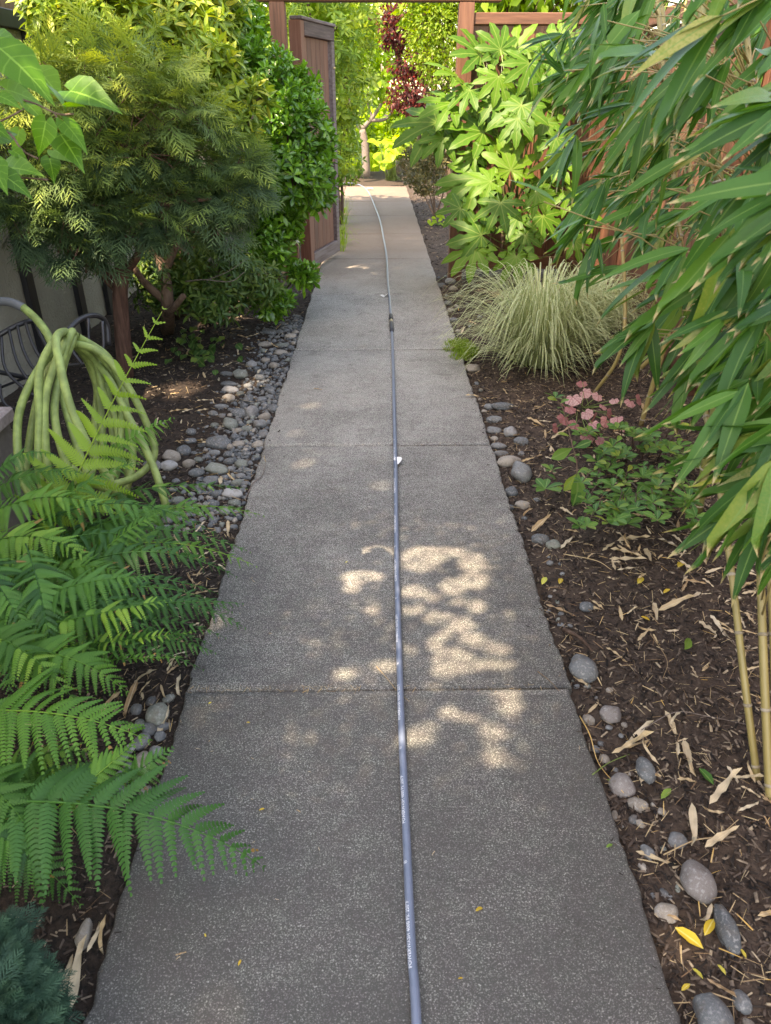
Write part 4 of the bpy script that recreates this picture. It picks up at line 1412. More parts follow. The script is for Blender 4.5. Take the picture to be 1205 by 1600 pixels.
# rhododendron, yellowish sunlit
tp = [rosette(9, .135, .036, -10, 65, 'ell', 4, .12, .25) for _ in range(4)]
E = [(D(180, 40, 5.6), .26), (D(270, 60, 6.0), .34), (D(110, 40, 5.1), .16), (D(328, 115, 5.7), .22), (D(285, 120, 5.9), .3), (D(230, 0, 6.2), .36), (D(372, 200, 5.7), .15),
     (D(310, 0, 6.5), .34), (D(130, -20, 5.6), .24), (D(362, 260, 5.8), .14), (D(392, 150, 5.9), .12), (D(80, 0, 5.1), .16)]
clump('rhododendron', 'large yellowish rhododendron lit by sun above the feathery conifer', 'shrub', G(268, 500, -.02), E, 1300, tp, M['L_rhodo'], .7, (.75, 1.15), 260, br=.022)
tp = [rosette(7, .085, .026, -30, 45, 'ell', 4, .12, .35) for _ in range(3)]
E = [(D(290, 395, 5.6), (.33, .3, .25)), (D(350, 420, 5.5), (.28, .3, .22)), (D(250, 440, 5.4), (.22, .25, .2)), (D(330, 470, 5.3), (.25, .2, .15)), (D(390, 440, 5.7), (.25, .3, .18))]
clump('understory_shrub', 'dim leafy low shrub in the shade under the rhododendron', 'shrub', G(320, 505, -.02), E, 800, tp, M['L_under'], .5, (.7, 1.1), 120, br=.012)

# gnarled rhododendron stems
gb = G(262, 520, -.03)
gs = empty('gnarled_stump', gb, 'gnarled brown stems with a pale sawn end under the shrubs', 'stump')
link('stem', mesh('stem', merge([tube(spline([gb, D(262, 480, 5.2), D(255, 420, 5.3), D(215, 345, 5.4)], 16), np.linspace(.055, .025, 16), 9),
     tube(spline([D(258, 470, 5.2), D(225, 440, 5.1), D(205, 410, 5.2)], 10), np.linspace(.03, .018, 10), 8),
     tube(spline([D(262, 490, 5.2), D(272, 480, 5.0), D(287, 462, 4.9)], 10), np.linspace(.026, .019, 10), 9),
     tube(spline([D(255, 440, 5.3), D(268, 400, 5.3), D(300, 340, 5.5)], 10), np.linspace(.035, .018, 10), 8)]), M['bark'], shift=gb), gs, gb)
# bare arching twig
bt = D(290, 440, 5.1)
b0 = empty('bare_twig', bt, 'bare pale arching twig in front of the dim understory', 'twig')
link('stem', mesh('twig', merge([tube(spline([bt, D(320, 437, 5), D(360, 440, 4.9), D(382, 425, 4.9)], 14), np.linspace(.005, .002, 14), 5),
     tube(spline([D(325, 437, 5), D(355, 425, 4.9), D(385, 405, 4.9)], 10), np.linspace(.004, .0015, 10), 5)]), M['twig'], shift=bt), b0, bt)

# feathery conifer: flat sprays of thread-like twigs
def spray(L, k, wd, rn):
    out = []
    for i in range(k):
        f = (i + .5) / k
        side = 1 if i % 2 else -1
        l = L * (.55 * (1 - f) + .12) * random.uniform(.7, 1.15)
        a = math.radians(random.uniform(28, 48)) * side
        d = np.array([[math.cos(a), math.sin(a), random.uniform(-.35, .15)]])
        p = np.array([[L * f * .9, 0, -.12 * L * f * f]])
        t = T([(0, -wd, 0), (0, wd, 0), (l * .6, wd * .9, -.05 * l), (l * .6, -wd * .9, -.05 * l), (l, 0, -.16 * l)],
              [(0, 3, 2), (0, 2, 1), (3, 4, 2)], [(.5, .2, rn + .5 * f)] * 5)
        out.append(scatter(t, frames_x(d, np.array([[0, 0, 1.]])), p, 1.0))
        if l > L * .3:
            for q in (.35, .6):
                for sg in (1, -1):
                    a2 = a + sg * .6
                    d2 = np.array([[math.cos(a2), math.sin(a2), random.uniform(-.3, .1)]])
                    p2 = p + d * l * q
                    out.append(scatter(T(t.V * .45, t.F, t.A), frames_x(d2, np.array([[0, 0, 1.]])), p2, 1.0))
    t = T([(0, -wd, 0), (0, wd, 0), (L, 0, -.12 * L)], [(0, 2, 1)], [(.5, .2, rn)] * 3)
    out.append(t)
    return merge(out)


def conifer(name, label, base, ell, n, L, wd, mat, dirw, parts, trunk=None, bark='bark_red', cat='conifer', twigs=True):
    base = np.array(base, float)
    th = empty(name, base, label, cat)
    tpls = [spray(L * random.uniform(.8, 1.2), 15, wd, .06 * j) for j in range(4)]
    P, Nn = crown_pts(ell, n, .65, .55)
    k = len(P)
    d = Nn * np.array([1, 1, .5]) + np.array(dirw) + rng.normal(size=(k, 3)) * .35
    R = frames_x(d, np.array([0, 0, 1.]) + rng.normal(size=(k, 3)) * .4)
    s = rng.uniform(.7, 1.25, k)
    topness = np.clip((P[:, 2] - P[:, 2].min()) / (np.ptp(P[:, 2]) + 1e-6), 0, 1)  # sun on the top painted in: sprays get lighter colours higher up
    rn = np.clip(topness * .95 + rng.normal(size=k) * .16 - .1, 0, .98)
    sc = np.linalg.norm(P - CAM, axis=1) - .8 * (Nn * nrm(CAM - P)).sum(1)
    od = np.argsort(sc)
    mes = {}
    for j, t in enumerate(tpls):
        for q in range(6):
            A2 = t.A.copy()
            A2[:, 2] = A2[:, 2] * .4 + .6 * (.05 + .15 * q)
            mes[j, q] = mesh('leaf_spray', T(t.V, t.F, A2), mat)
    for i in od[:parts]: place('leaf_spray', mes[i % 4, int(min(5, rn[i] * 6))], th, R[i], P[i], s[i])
    acc = [scatter(t, R[od[parts:][j::4]], P[od[parts:][j::4]], s[od[parts:][j::4]], rn[od[parts:][j::4]]) for j, t in enumerate(tpls)]
    link('foliage', mesh('foliage', merge(acc), mat, shift=base), th, base, kind='stuff')
    if trunk: link('trunk', mesh('trunk', merge(trunk), M[bark], shift=base), th, base)
    if twigs:
        tw = []
        for i in rng.choice(k, min(k, 170), replace=False):
            c0 = np.array(ell[rng.integers(len(ell))][0], float)
            tw.append(tube(spline([c0 * .9 + base * .1 + rng.normal(size=3) * .05, c0 * .5 + P[i] * .5 + rng.normal(size=3) * .04, P[i]], 6), np.linspace(.007, .002, 6), 5))
        link('twigs', mesh('twigs', merge(tw), M[bark], shift=base), th, base, kind='stuff')
    return th


jb = D(188, 545, 4.75)
jb[2] = -.03
jt = [tube(spline([jb, D(188, 470, 4.75), D(190, 420, 4.75), D(175, 350, 4.7), D(160, 260, 4.7)], 20), np.linspace(.056, .028, 20), 10),
      tube(spline([D(190, 430, 4.75), D(215, 400, 4.7), D(250, 330, 4.7), D(290, 290, 4.7)], 14), np.linspace(.03, .014, 14), 8),
      tube(spline([D(186, 440, 4.75), D(150, 400, 4.7), D(120, 340, 4.6), D(105, 280, 4.6)], 14), np.linspace(.028, .014, 14), 8),
      tube(spline([D(180, 370, 4.72), D(215, 330, 4.6), D(330, 310, 4.6)], 14), np.linspace(.025, .01, 14), 8),
      tube(spline([D(188, 460, 4.75), D(150, 420, 4.8), D(130, 395, 4.8)], 10), np.linspace(.022, .012, 10), 7)]
E = [(D(190, 115, 4.75), (.36, .34, .13)), (D(120, 165, 4.6), (.22, .28, .15)), (D(260, 175, 4.8), (.32, .32, .14)), (D(330, 255, 4.9), (.26, .3, .12)), (D(352, 305, 4.8), (.2, .24, .09)),
     (D(210, 235, 4.7), (.34, .32, .12)), (D(110, 250, 4.5), (.25, .28, .13)), (D(60, 130, 4.5), (.22, .22, .12)), (D(150, 305, 4.6), (.28, .28, .09)), (D(250, 300, 4.7), (.28, .28, .09)),
     (D(40, 300, 4.45), (.2, .2, .1)), (D(375, 285, 5.0), (.12, .2, .1)), (D(60, 350, 4.4), (.18, .2, .06)), (D(200, 345, 4.6), (.3, .25, .05)), (D(300, 350, 4.7), (.22, .22, .06)), (D(30, 210, 4.5), (.2, .2, .14)), (D(120, 385, 4.5), (.2, .2, .04))]
conifer('feathery_conifer', 'feathery conifer with peeling brown trunk in front of the stucco wall', jb, E, 1650, .23, .0034, M['L_juniper'], (.15, -.3, -.10), 290, jt)

# small blue-green dwarf conifer in the nearest corner
db = Z(-20, 1640, 1.42)
E = [(Z(-5, 1560, 1.40), (.07, .08, .06)), (Z(30, 1600, 1.38), (.06, .07, .05)), (Z(-40, 1530, 1.45), (.09, .1, .07)), (Z(0, 1640, 1.36), (.09, .1, .07)), (Z(45, 1570, 1.5), (.03, .05, .03))]
conifer('dwarf_conifer', 'small blue-green dwarf conifer in the nearest corner beside the slab', db, E, 1100, .05, .0010, M['L_bluejuniper'], (.25, -.1, .35), 200, None, twigs=False)


# ------------------------------------------------------------------ ferns
def frond(P0, P1, P2, wmax, upv=(0, 0, 1.), droop=.35, bare=.10, npin=24, rnd=.5, edge=0.0, dens=1.0):
    """bipinnate frond along a quadratic curve from base P0 over P1 to tip P2"""
    P0, P1, P2 = (np.array(p, float) for p in (P0, P1, P2))
    t = np.linspace(0, 1, 60)[:, None]
    cv = (1 - t) ** 2 * P0 + 2 * t * (1 - t) * P1 + t ** 2 * P2
    L = np.linalg.norm(np.diff(cv, axis=0), axis=1).sum()
    npin = max(10, int(npin * .80))
    acc = [tube(cv[::3], np.linspace(.0034, .0009, 20) * (L / .7) ** .5, 5, rnd=min(.95, rnd + .3))]
    Vs, Fs, As = [], [], []
    off = 0
    upv = np.array(upv, float)
    for i in range(npin):
        f = bare + (1 - bare) * (i + .5) / npin
        u = (f - bare) / (1 - bare)
        w_ = wmax * (math.sin(math.pi * min(1, (u * .80 + .20)) ** .9) ** .9 if u < .95 else .08 * wmax) if u > 0 else 0
        w_ = wmax * max(.03, (1 - u) ** .8 * min(1, .45 + u * 2.6))
        p = (1 - f) ** 2 * P0 + 2 * f * (1 - f) * P1 + f ** 2 * P2
        tg = nrm(2 * (1 - f) * (P1 - P0) + 2 * f * (P2 - P1))
        sd = nrm(np.cross(tg, upv))
        nn = np.cross(sd, tg)
        for sg in (1, -1):
            l = w_ * random.uniform(.78, 1.08)
            a = math.radians(18 + 30 * u + random.uniform(-9, 9))
            d = nrm(sd * sg * math.cos(a) + tg * math.sin(a) + nn * (edge + random.uniform(-.16, .16)))
            perp = nrm(nrm(np.cross(nn, d)) + nn * random.gauss(0, .38))
            sp_ = .0062 * max(.6, (wmax / .17)) / dens
            m = max(3, int(l / sp_))
            v = (np.arange(m) + .5) / m
            droop_ = droop * random.uniform(.3, 1.7)
            ax = p[None] + d[None] * (l * v)[:, None] + np.array([0, 0, -1.])[None] * (droop_ * l * v ** 2)[:, None]
            pl = l * .165 * (1 - v) ** .7 * np.minimum(1, .7 + v * 3) + .0015
            pw = l / m * .52
            rr = rnd + random.uniform(-.14, .14)
            brown = random.random() < .05
            dn = nrm(d[None] + np.array([0, 0, -1.])[None] * (2 * droop_ * v)[:, None])
            for s2 in (1, -1):
                q = nrm(perp[None] * s2 + dn * .38)
                a0 = ax - dn * pw * .9
                a1 = ax + dn * pw * .9
                b0 = ax + q * (pl * .62)[:, None] - dn * pw * .78
                b1 = ax + q * (pl * .62)[:, None] + dn * pw * .86
                dz = nn[None] * (-.18 * pl)[:, None]
                tip = ax + q * pl[:, None] + dn * pw * .2 + dz
                V = np.stack([a0, a1, b1, b0, tip], 1).reshape(-1, 3)
                Fc = np.array([(0, 1, 2), (0, 2, 3), (3, 2, 4)])[None] + (np.arange(m) * 5)[:, None, None] + off
                A = np.zeros((m * 5, 3))
                A[:, 0] = .6
                A[:, 2] = rr
                if brown: A[int(m * .72) * 5:, 1] = 1.2
                Vs.append(V); Fs.append(Fc.reshape(-1, 3)); As.append(A)
                off += m * 5
            # midrib of the leaflet
            rb = np.stack([ax[0] - d * l / m * .5, ax[-1]], 0)
            wq = perp * .0011
            Vs.append(np.array([rb[0] - wq, rb[0] + wq, rb[1]]) + nn * .0006)
            Fs.append(np.array([(off, off + 1, off + 2)]))
            As.append(np.array([(0, 0, min(.99, rr + .25))] * 3))
            off += 3
    acc.append(T(np.concatenate(Vs), np.concatenate(Fs), np.concatenate(As)))
    return merge(acc)


M['L_fern'].name = 'fern_leaflet'
fernA = empty('fern', Z(-60, 1290, 1.80), 'lady fern at the very front whose broad frond lies over the slab', 'fern')
fernB = empty('fern', Z(-20, 1120, 2.05), 'dense dark lady fern filling the middle beside the path', 'fern')
fernC = empty('fern', Z(40, 960, 2.45), 'pale lady fern with one tall upright frond before the coiled hose', 'fern')


def addf(th, a, b, c_, wmax, mat='L_fern', label=None, upv=(0, 0, 1.), **kw):
    b0 = WL[th.name]
    t = frond(Z(*a), Z(*b), Z(*c_), wmax, upv=upv, **kw)
    o = link('frond', mesh('frond', t, M[mat], smooth=False, shift=b0), th, b0)
    if label: o['label'] = label
    return o


tocam = nrm(CAM - Z(150, 1200, 1.7))
mixu = lambda k, s=0.0: nrm(np.array([0, 0, 1.]) * (1 - k) + tocam * k + np.array([s, 0, 0]))
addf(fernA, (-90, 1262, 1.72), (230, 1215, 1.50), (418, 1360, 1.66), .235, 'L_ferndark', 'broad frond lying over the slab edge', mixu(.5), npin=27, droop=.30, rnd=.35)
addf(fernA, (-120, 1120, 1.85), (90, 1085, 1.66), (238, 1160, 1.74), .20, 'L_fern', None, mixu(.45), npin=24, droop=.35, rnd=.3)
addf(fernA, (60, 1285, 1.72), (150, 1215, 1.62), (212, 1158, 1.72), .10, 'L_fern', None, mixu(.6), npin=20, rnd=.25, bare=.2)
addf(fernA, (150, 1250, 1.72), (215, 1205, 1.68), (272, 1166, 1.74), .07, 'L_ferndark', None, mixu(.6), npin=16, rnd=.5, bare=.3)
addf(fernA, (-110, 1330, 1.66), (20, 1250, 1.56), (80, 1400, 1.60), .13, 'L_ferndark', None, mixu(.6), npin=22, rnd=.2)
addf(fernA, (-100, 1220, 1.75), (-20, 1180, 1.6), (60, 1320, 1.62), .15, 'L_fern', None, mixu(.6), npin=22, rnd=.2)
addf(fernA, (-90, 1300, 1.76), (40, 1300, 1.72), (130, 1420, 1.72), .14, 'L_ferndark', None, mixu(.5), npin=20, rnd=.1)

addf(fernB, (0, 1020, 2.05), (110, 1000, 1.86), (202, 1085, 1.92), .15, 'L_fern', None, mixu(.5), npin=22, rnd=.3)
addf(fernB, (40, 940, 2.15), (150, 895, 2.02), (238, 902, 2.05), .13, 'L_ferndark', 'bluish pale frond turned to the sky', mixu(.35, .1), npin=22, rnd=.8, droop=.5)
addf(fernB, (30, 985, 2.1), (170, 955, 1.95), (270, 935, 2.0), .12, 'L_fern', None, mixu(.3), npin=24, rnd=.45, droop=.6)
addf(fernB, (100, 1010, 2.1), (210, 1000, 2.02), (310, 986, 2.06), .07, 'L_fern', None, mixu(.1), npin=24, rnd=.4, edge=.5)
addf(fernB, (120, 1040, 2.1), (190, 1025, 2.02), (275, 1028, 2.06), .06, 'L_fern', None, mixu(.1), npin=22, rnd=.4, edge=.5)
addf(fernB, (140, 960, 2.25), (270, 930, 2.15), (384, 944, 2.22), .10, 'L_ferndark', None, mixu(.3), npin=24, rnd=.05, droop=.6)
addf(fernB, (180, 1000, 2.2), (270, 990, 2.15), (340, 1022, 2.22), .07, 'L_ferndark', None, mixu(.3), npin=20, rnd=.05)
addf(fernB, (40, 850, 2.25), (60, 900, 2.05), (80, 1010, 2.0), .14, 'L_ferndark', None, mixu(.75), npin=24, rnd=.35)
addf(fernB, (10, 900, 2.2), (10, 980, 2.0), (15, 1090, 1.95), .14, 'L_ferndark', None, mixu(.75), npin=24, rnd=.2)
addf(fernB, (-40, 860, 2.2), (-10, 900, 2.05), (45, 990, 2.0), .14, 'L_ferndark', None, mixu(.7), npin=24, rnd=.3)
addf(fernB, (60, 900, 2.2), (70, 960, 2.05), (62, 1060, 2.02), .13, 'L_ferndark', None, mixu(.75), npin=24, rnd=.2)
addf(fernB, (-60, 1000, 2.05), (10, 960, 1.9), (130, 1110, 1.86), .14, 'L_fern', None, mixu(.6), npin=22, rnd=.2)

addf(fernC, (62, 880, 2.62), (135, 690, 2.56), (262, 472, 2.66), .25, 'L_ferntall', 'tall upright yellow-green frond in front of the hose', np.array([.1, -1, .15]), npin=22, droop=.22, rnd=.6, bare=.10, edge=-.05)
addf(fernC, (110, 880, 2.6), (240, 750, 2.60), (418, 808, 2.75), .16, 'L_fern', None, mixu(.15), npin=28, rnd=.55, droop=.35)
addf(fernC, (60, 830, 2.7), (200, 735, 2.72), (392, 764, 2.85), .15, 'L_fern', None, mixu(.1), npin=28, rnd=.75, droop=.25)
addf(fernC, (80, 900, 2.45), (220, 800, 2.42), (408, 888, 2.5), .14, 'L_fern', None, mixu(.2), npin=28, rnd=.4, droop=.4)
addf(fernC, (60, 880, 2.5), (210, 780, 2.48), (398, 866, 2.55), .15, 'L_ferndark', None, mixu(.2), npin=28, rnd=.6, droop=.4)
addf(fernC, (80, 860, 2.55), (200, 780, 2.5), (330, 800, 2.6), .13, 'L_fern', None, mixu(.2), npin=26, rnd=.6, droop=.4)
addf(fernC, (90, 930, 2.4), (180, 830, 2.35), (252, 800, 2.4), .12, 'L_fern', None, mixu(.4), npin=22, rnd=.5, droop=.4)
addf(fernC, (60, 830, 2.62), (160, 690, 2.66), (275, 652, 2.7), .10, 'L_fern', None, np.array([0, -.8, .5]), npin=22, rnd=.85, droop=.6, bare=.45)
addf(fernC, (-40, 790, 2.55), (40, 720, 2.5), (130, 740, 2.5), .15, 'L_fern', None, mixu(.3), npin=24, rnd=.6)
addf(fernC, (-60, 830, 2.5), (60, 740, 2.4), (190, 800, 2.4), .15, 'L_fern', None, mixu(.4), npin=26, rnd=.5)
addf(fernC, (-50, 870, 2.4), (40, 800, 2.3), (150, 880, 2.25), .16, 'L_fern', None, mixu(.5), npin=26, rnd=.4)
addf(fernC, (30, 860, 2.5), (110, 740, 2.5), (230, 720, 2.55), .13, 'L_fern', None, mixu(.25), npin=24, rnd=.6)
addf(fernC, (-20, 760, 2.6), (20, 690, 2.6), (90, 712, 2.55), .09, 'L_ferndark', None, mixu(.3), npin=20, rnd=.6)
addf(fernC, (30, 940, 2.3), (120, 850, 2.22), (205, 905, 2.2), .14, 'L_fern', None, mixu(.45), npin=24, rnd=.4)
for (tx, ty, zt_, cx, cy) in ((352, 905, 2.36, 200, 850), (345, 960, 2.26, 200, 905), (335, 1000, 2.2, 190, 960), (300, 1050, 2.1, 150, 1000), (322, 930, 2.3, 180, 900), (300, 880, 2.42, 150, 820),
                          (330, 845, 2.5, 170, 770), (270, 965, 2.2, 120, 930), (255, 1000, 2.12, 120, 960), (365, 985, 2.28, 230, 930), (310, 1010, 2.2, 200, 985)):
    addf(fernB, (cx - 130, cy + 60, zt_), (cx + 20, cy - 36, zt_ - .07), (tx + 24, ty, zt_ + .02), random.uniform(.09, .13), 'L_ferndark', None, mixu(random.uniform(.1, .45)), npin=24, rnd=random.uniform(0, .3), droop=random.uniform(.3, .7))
for k in range(58):
    th, cx, cy, zc0 = random.choice(((fernA, -40, 1240, 1.85), (fernB, 0, 1010, 2.2), (fernB, 40, 960, 2.3), (fernC, 40, 880, 2.55)))
    a = random.uniform(-.3, 2.4)
    rr_ = random.uniform(120, 210)
    ex, ey = cx + rr_ * math.cos(a) * 1.1, cy + rr_ * (.55 * math.sin(a) - .15)
    zt_ = zc0 + random.uniform(-.05, .12)
    addf(th, (cx - 20, cy + 30, zc0 + .1), ((cx + ex) / 2, min(cy, ey) - 60, zc0 - .02), (ex, ey, zt_), random.uniform(.08, .16), random.choice(('L_ferndark', 'L_fern')), None, mixu(random.uniform(.1, .7), random.uniform(-.4, .4)), npin=random.randint(18, 28), rnd=random.uniform(0, .6), dens=.8, droop=random.uniform(.15, .7))

# ------------------------------------------------------------------ hose hanger and coiled green hose
hb = Z(100, 540, 3.42)
hang = empty('hose_hanger', hb, 'black slatted metal hose hanger by the stucco wall', 'hose hanger')
link('arch', mesh('arch', tube(spline([Z(-30, 545, 3.5), Z(5, 520, 3.5), Z(45, 502, 3.55), Z(68, 508, 3.6), Z(80, 535, 3.6)], 24), .012, 8), M['metal'], shift=hb), hang, hb)
link('arch', mesh('arch', tube(spline([Z(96, 548, 3.25), Z(105, 520, 3.3), Z(125, 499, 3.4), Z(150, 493, 3.5), Z(166, 505, 3.58), Z(170, 540, 3.6)], 24), .013, 8), M['metal'], shift=hb), hang, hb)
for a, b_, c_, d_ in (((2, 524), (8, 575), (35, 605), (60, 622)), ((14, 515), (25, 560), (42, 590), (66, 602)), ((27, 508), (36, 545), (52, 575), (72, 585)), ((40, 504), (50, 535), (64, 560), (80, 570)), ((55, 503), (64, 525), (76, 545), (92, 555)), ((0, 600), (2, 620), (12, 635), (30, 640))):
    link('slat', mesh('slat', tube(spline([Z(*a, 3.5), Z(*b_, 3.5), Z(*c_, 3.5), Z(*d_, 3.5)], 16), .008, 6), M['metal'], shift=hb), hang, hb)
for a, b_, c_ in (((110, 512), (112, 545), (130, 572)), ((138, 498), (140, 540), (150, 568)), ((160, 502), (162, 540), (158, 565))):
    link('slat', mesh('slat', tube(spline([Z(*a, 3.42), Z(*b_, 3.42), Z(*c_, 3.42)], 12), .008, 6), M['metal'], shift=hb), hang, hb)
link('crossbar', mesh('crossbar', tube([Z(0, 606, 3.55), Z(40, 590, 3.55), Z(90, 572, 3.5), Z(165, 566, 3.5)], .007, 6), M['metal'], shift=hb), hang, hb)
link('bracket', mesh('bracket', tube([Z(40, 590, 3.55), np.array([WX + .004, 3.4, .62])], .012, 6), M['metal'], shift=hb), hang, hb)

coil = empty('garden_hose', Z(110, 760, 3.2), 'thick pale green garden hose coiled over the black hanger', 'hose')
cb_ = WL[coil.name]
lo = []
#            top        left mid        bottom           right mid
LP = [((90, 536), (29, 660), (42, 770), (120, 800), (160, 690), (140, 568), 2.95, 3.42),
      ((98, 532), (54, 650), (66, 760), (150, 796), (172, 660), (148, 562), 2.95, 3.38),
      ((104, 528), (72, 655), (88, 760), (140, 800), (186, 640), (156, 560), 2.97, 3.36),
      ((108, 528), (92, 665), (116, 750), (176, 782), (197, 640), (162, 556), 3.0, 3.36),
      ((100, 534), (42, 700), (50, 760), (105, 790), (152, 650), (136, 566), 3.05, 3.45),
      ((112, 532), (116, 690), (146, 750), (190, 772), (178, 690), (150, 566), 3.05, 3.40)]
for (tx, ty), (lx, ly), (mx, my), (bx, by), (rx, ry), (ux, uy), z0, z1 in LP:
    zm = (z0 + z1) / 2
    pts = [Z(tx + 14, ty - 2, zm + .02), Z(tx, ty, zm - .08), Z((tx + lx) / 2 - 10, (ty + ly) / 2 - 12, z0 + .05), Z(lx, ly, z0), Z(mx, my, z0 + .02), Z(bx, by, zm),
           Z((bx + rx) / 2 + 18, (by + ry) / 2 + 12, z1 - .04), Z(rx, ry, z1), Z((rx + ux) / 2 + 6, (ry + uy) / 2, z1), Z(ux, uy, z1 - .05)]
    pts = [q + rng.normal(size=3) * .009 for q in pts]
    lo.append(tube(spline(pts, 80, True), .0165, 10, cap=False, rnd=random.random()))
# loose strands: one over the top and down in front, the outer loop, the end running to the ground
lo.append(tube(spline([Z(118, 540, 3.2), Z(104, 519, 3.1), Z(88, 530, 2.95), Z(96, 580, 2.88), Z(112, 640, 2.86), Z(140, 700, 2.86), Z(172, 752, 2.9), Z(200, 800, 2.95)], 60), .017, 10))
lo.append(tube(spline([Z(108, 535, 3.2), Z(148, 546, 3.2), Z(180, 575, 3.25), Z(212, 625, 3.3), Z(238, 685, 3.35), Z(240, 715, 3.35), Z(222, 738, 3.3), Z(195, 752, 3.2), Z(150, 758, 3.1), Z(110, 730, 3.0)], 70), .0165, 10))
lo.append(tube(spline([Z(150, 565, 3.35), Z(175, 600, 3.3), Z(200, 650, 3.25), Z(222, 690, 3.22), Z(240, 730, 3.2), Z(252, 765, 3.15), Z(262, 800, 3.15)], 50), .0165, 10))
link('coil', mesh('coil', merge(lo), M['hose_green'], shift=cb_), coil, cb_)
link('tail', mesh('tail', tube(spline([Z(36, 480, 3.5), Z(58, 500, 3.45), Z(74, 522, 3.4), Z(84, 545, 3.35), Z(90, 570, 3.3)], 30), .019, 10), M['hose_green'], shift=cb_), coil, cb_)
link('end_sleeve', mesh('end_sleeve', tube(spline([Z(-40, 470, 3.5), Z(-10, 471, 3.5), Z(15, 472, 3.5), Z(37, 481, 3.5)], 20), .021, 10), M['hose_grey'], shift=cb_), coil, cb_)

# ------------------------------------------------------------------ heart-leaved vine hanging into the near corner
def heart(k):
    xs = [0, .14, .34, .58, .8]
    sx = [-.16, .02, .28, .56, .82]
    sw = [.17, .34, .38, .26, .11]
    V, A = [], []
    for i in range(5):
        z = -.22 * xs[i] ** 2
        V += [(sx[i], sw[i], z + .12 * sw[i] * k), (xs[i], 0, z), (sx[i], -sw[i], z + .12 * sw[i] * k)]
        A += [(1, xs[i], .5), (0, xs[i], .5), (-1, xs[i], .5)]
    V.append((1.08, 0, -.27)); A.append((0, 1, .5))
    # rounded back lobes
    V += [(-.19, .08, .02), (-.19, -.08, .02)]; A += [(.4, 0, .5), (-.4, 0, .5)]
    Fc = [(1, 0, 16), (1, 17, 2)]
    for i in range(4):
        a, b = 3 * i, 3 * i + 3
        Fc += [(a, a + 1, b + 1), (a, b + 1, b), (a + 1, a + 2, b + 2), (a + 1, b + 2, b + 1)]
    Fc += [(12, 13, 15), (13, 14, 15)]
    return T(V, Fc, A)


HM = [mesh('leaf', heart(k), M['L_vine']) for k in (.6, 1.4, 2.4)]
vb = Z(-60, 200, 1.75)
vine = empty('climbing_vine', vb, 'bright heart-leaved vine hanging in at the near top corner', 'vine')
VL = [  # junction px, tip px, zc, roll
    ((0, 75), (85, 145), 1.55, .2), ((110, 142), (183, 158), 1.60, -.3), ((62, 112), (98, 150), 1.7, .1), ((10, 140), (75, 158), 1.6, .4), ((100, 190), (140, 232), 1.62, 1.2),
    ((72, 190), (60, 245), 1.55, .8), ((95, 210), (130, 262), 1.65, -.4), ((0, 150), (35, 165), 1.5, .2), ((78, 248), (85, 280), 1.72, .4), ((20, 235), (45, 250), 1.6, .0),
    ((0, 270), (55, 305), 1.5, .4), ((10, 262), (60, 262), 1.6, -.6), ((30, 205), (20, 240), 1.7, .2), ((-10, 215), (30, 200), 1.62, .6), ((58, 225), (82, 222), 1.75, -.8),
    ((-20, 250), (10, 290), 1.5, .3), ((40, 160), (75, 190), 1.8, .5), ((-20, 190), (20, 215), 1.55, -.3), ((85, 235), (125, 250), 1.7, .2), ((20, 120), (50, 150), 1.85, .7), ((-15, 60), (30, 60), 1.6, .3)]
for (a, b, zc_, rl) in VL:
    p, q = Z(a[0], a[1], zc_), Z(b[0], b[1], zc_ + random.uniform(-.04, .06))
    d = (q - p)[None]
    nn = (nrm(CAM - p) * .8 + np.array([rl * .5, 0, .9]))[None]
    Ld = np.linalg.norm(d)
    place('leaf', random.choice(HM), vine, frames_x(d, nn)[0], p, Ld / 1.08)
for (a, b, zc_, col) in (((80, 138), (108, 166), 1.5, 'p'), ((105, 165), (135, 160), 1.5, 'p')):
    p, q = Z(*a, zc_), Z(*b, zc_)
    place('leaf', mesh('leaf', heart(1.0), M['L_vine']), vine, frames_x((q - p)[None], np.array([[.2, .3, .9]]))[0], p, np.linalg.norm(q - p))
sts = []
for pts in (((-60, 145), (0, 150), (50, 160), (90, 178), (115, 178)), ((-60, 180), (10, 205), (35, 235), (60, 248)), ((-60, 250), (0, 275), (40, 278), (75, 281)), ((0, 190), (20, 180), (38, 170)), ((85, 176), (95, 195), (100, 205))):
    sts.append(tube(spline([Z(x_, y_, 1.62) for x_, y_ in pts], 14), .0022, 6))
w0 = np.array([WX + .03, 1.55, 2.14])
for q in ((-60, 145), (-60, 180), (-60, 250)):
    e = Z(q[0], q[1], 1.62)
    sts.append(tube(spline([w0, w0 * .55 + e * .45 + np.array([0, 0, .12]), e], 12), np.linspace(.006, .0023, 12), 6))
link('stem', mesh('stem', merge(sts), M['bark'], shift=vb), vine, vb)

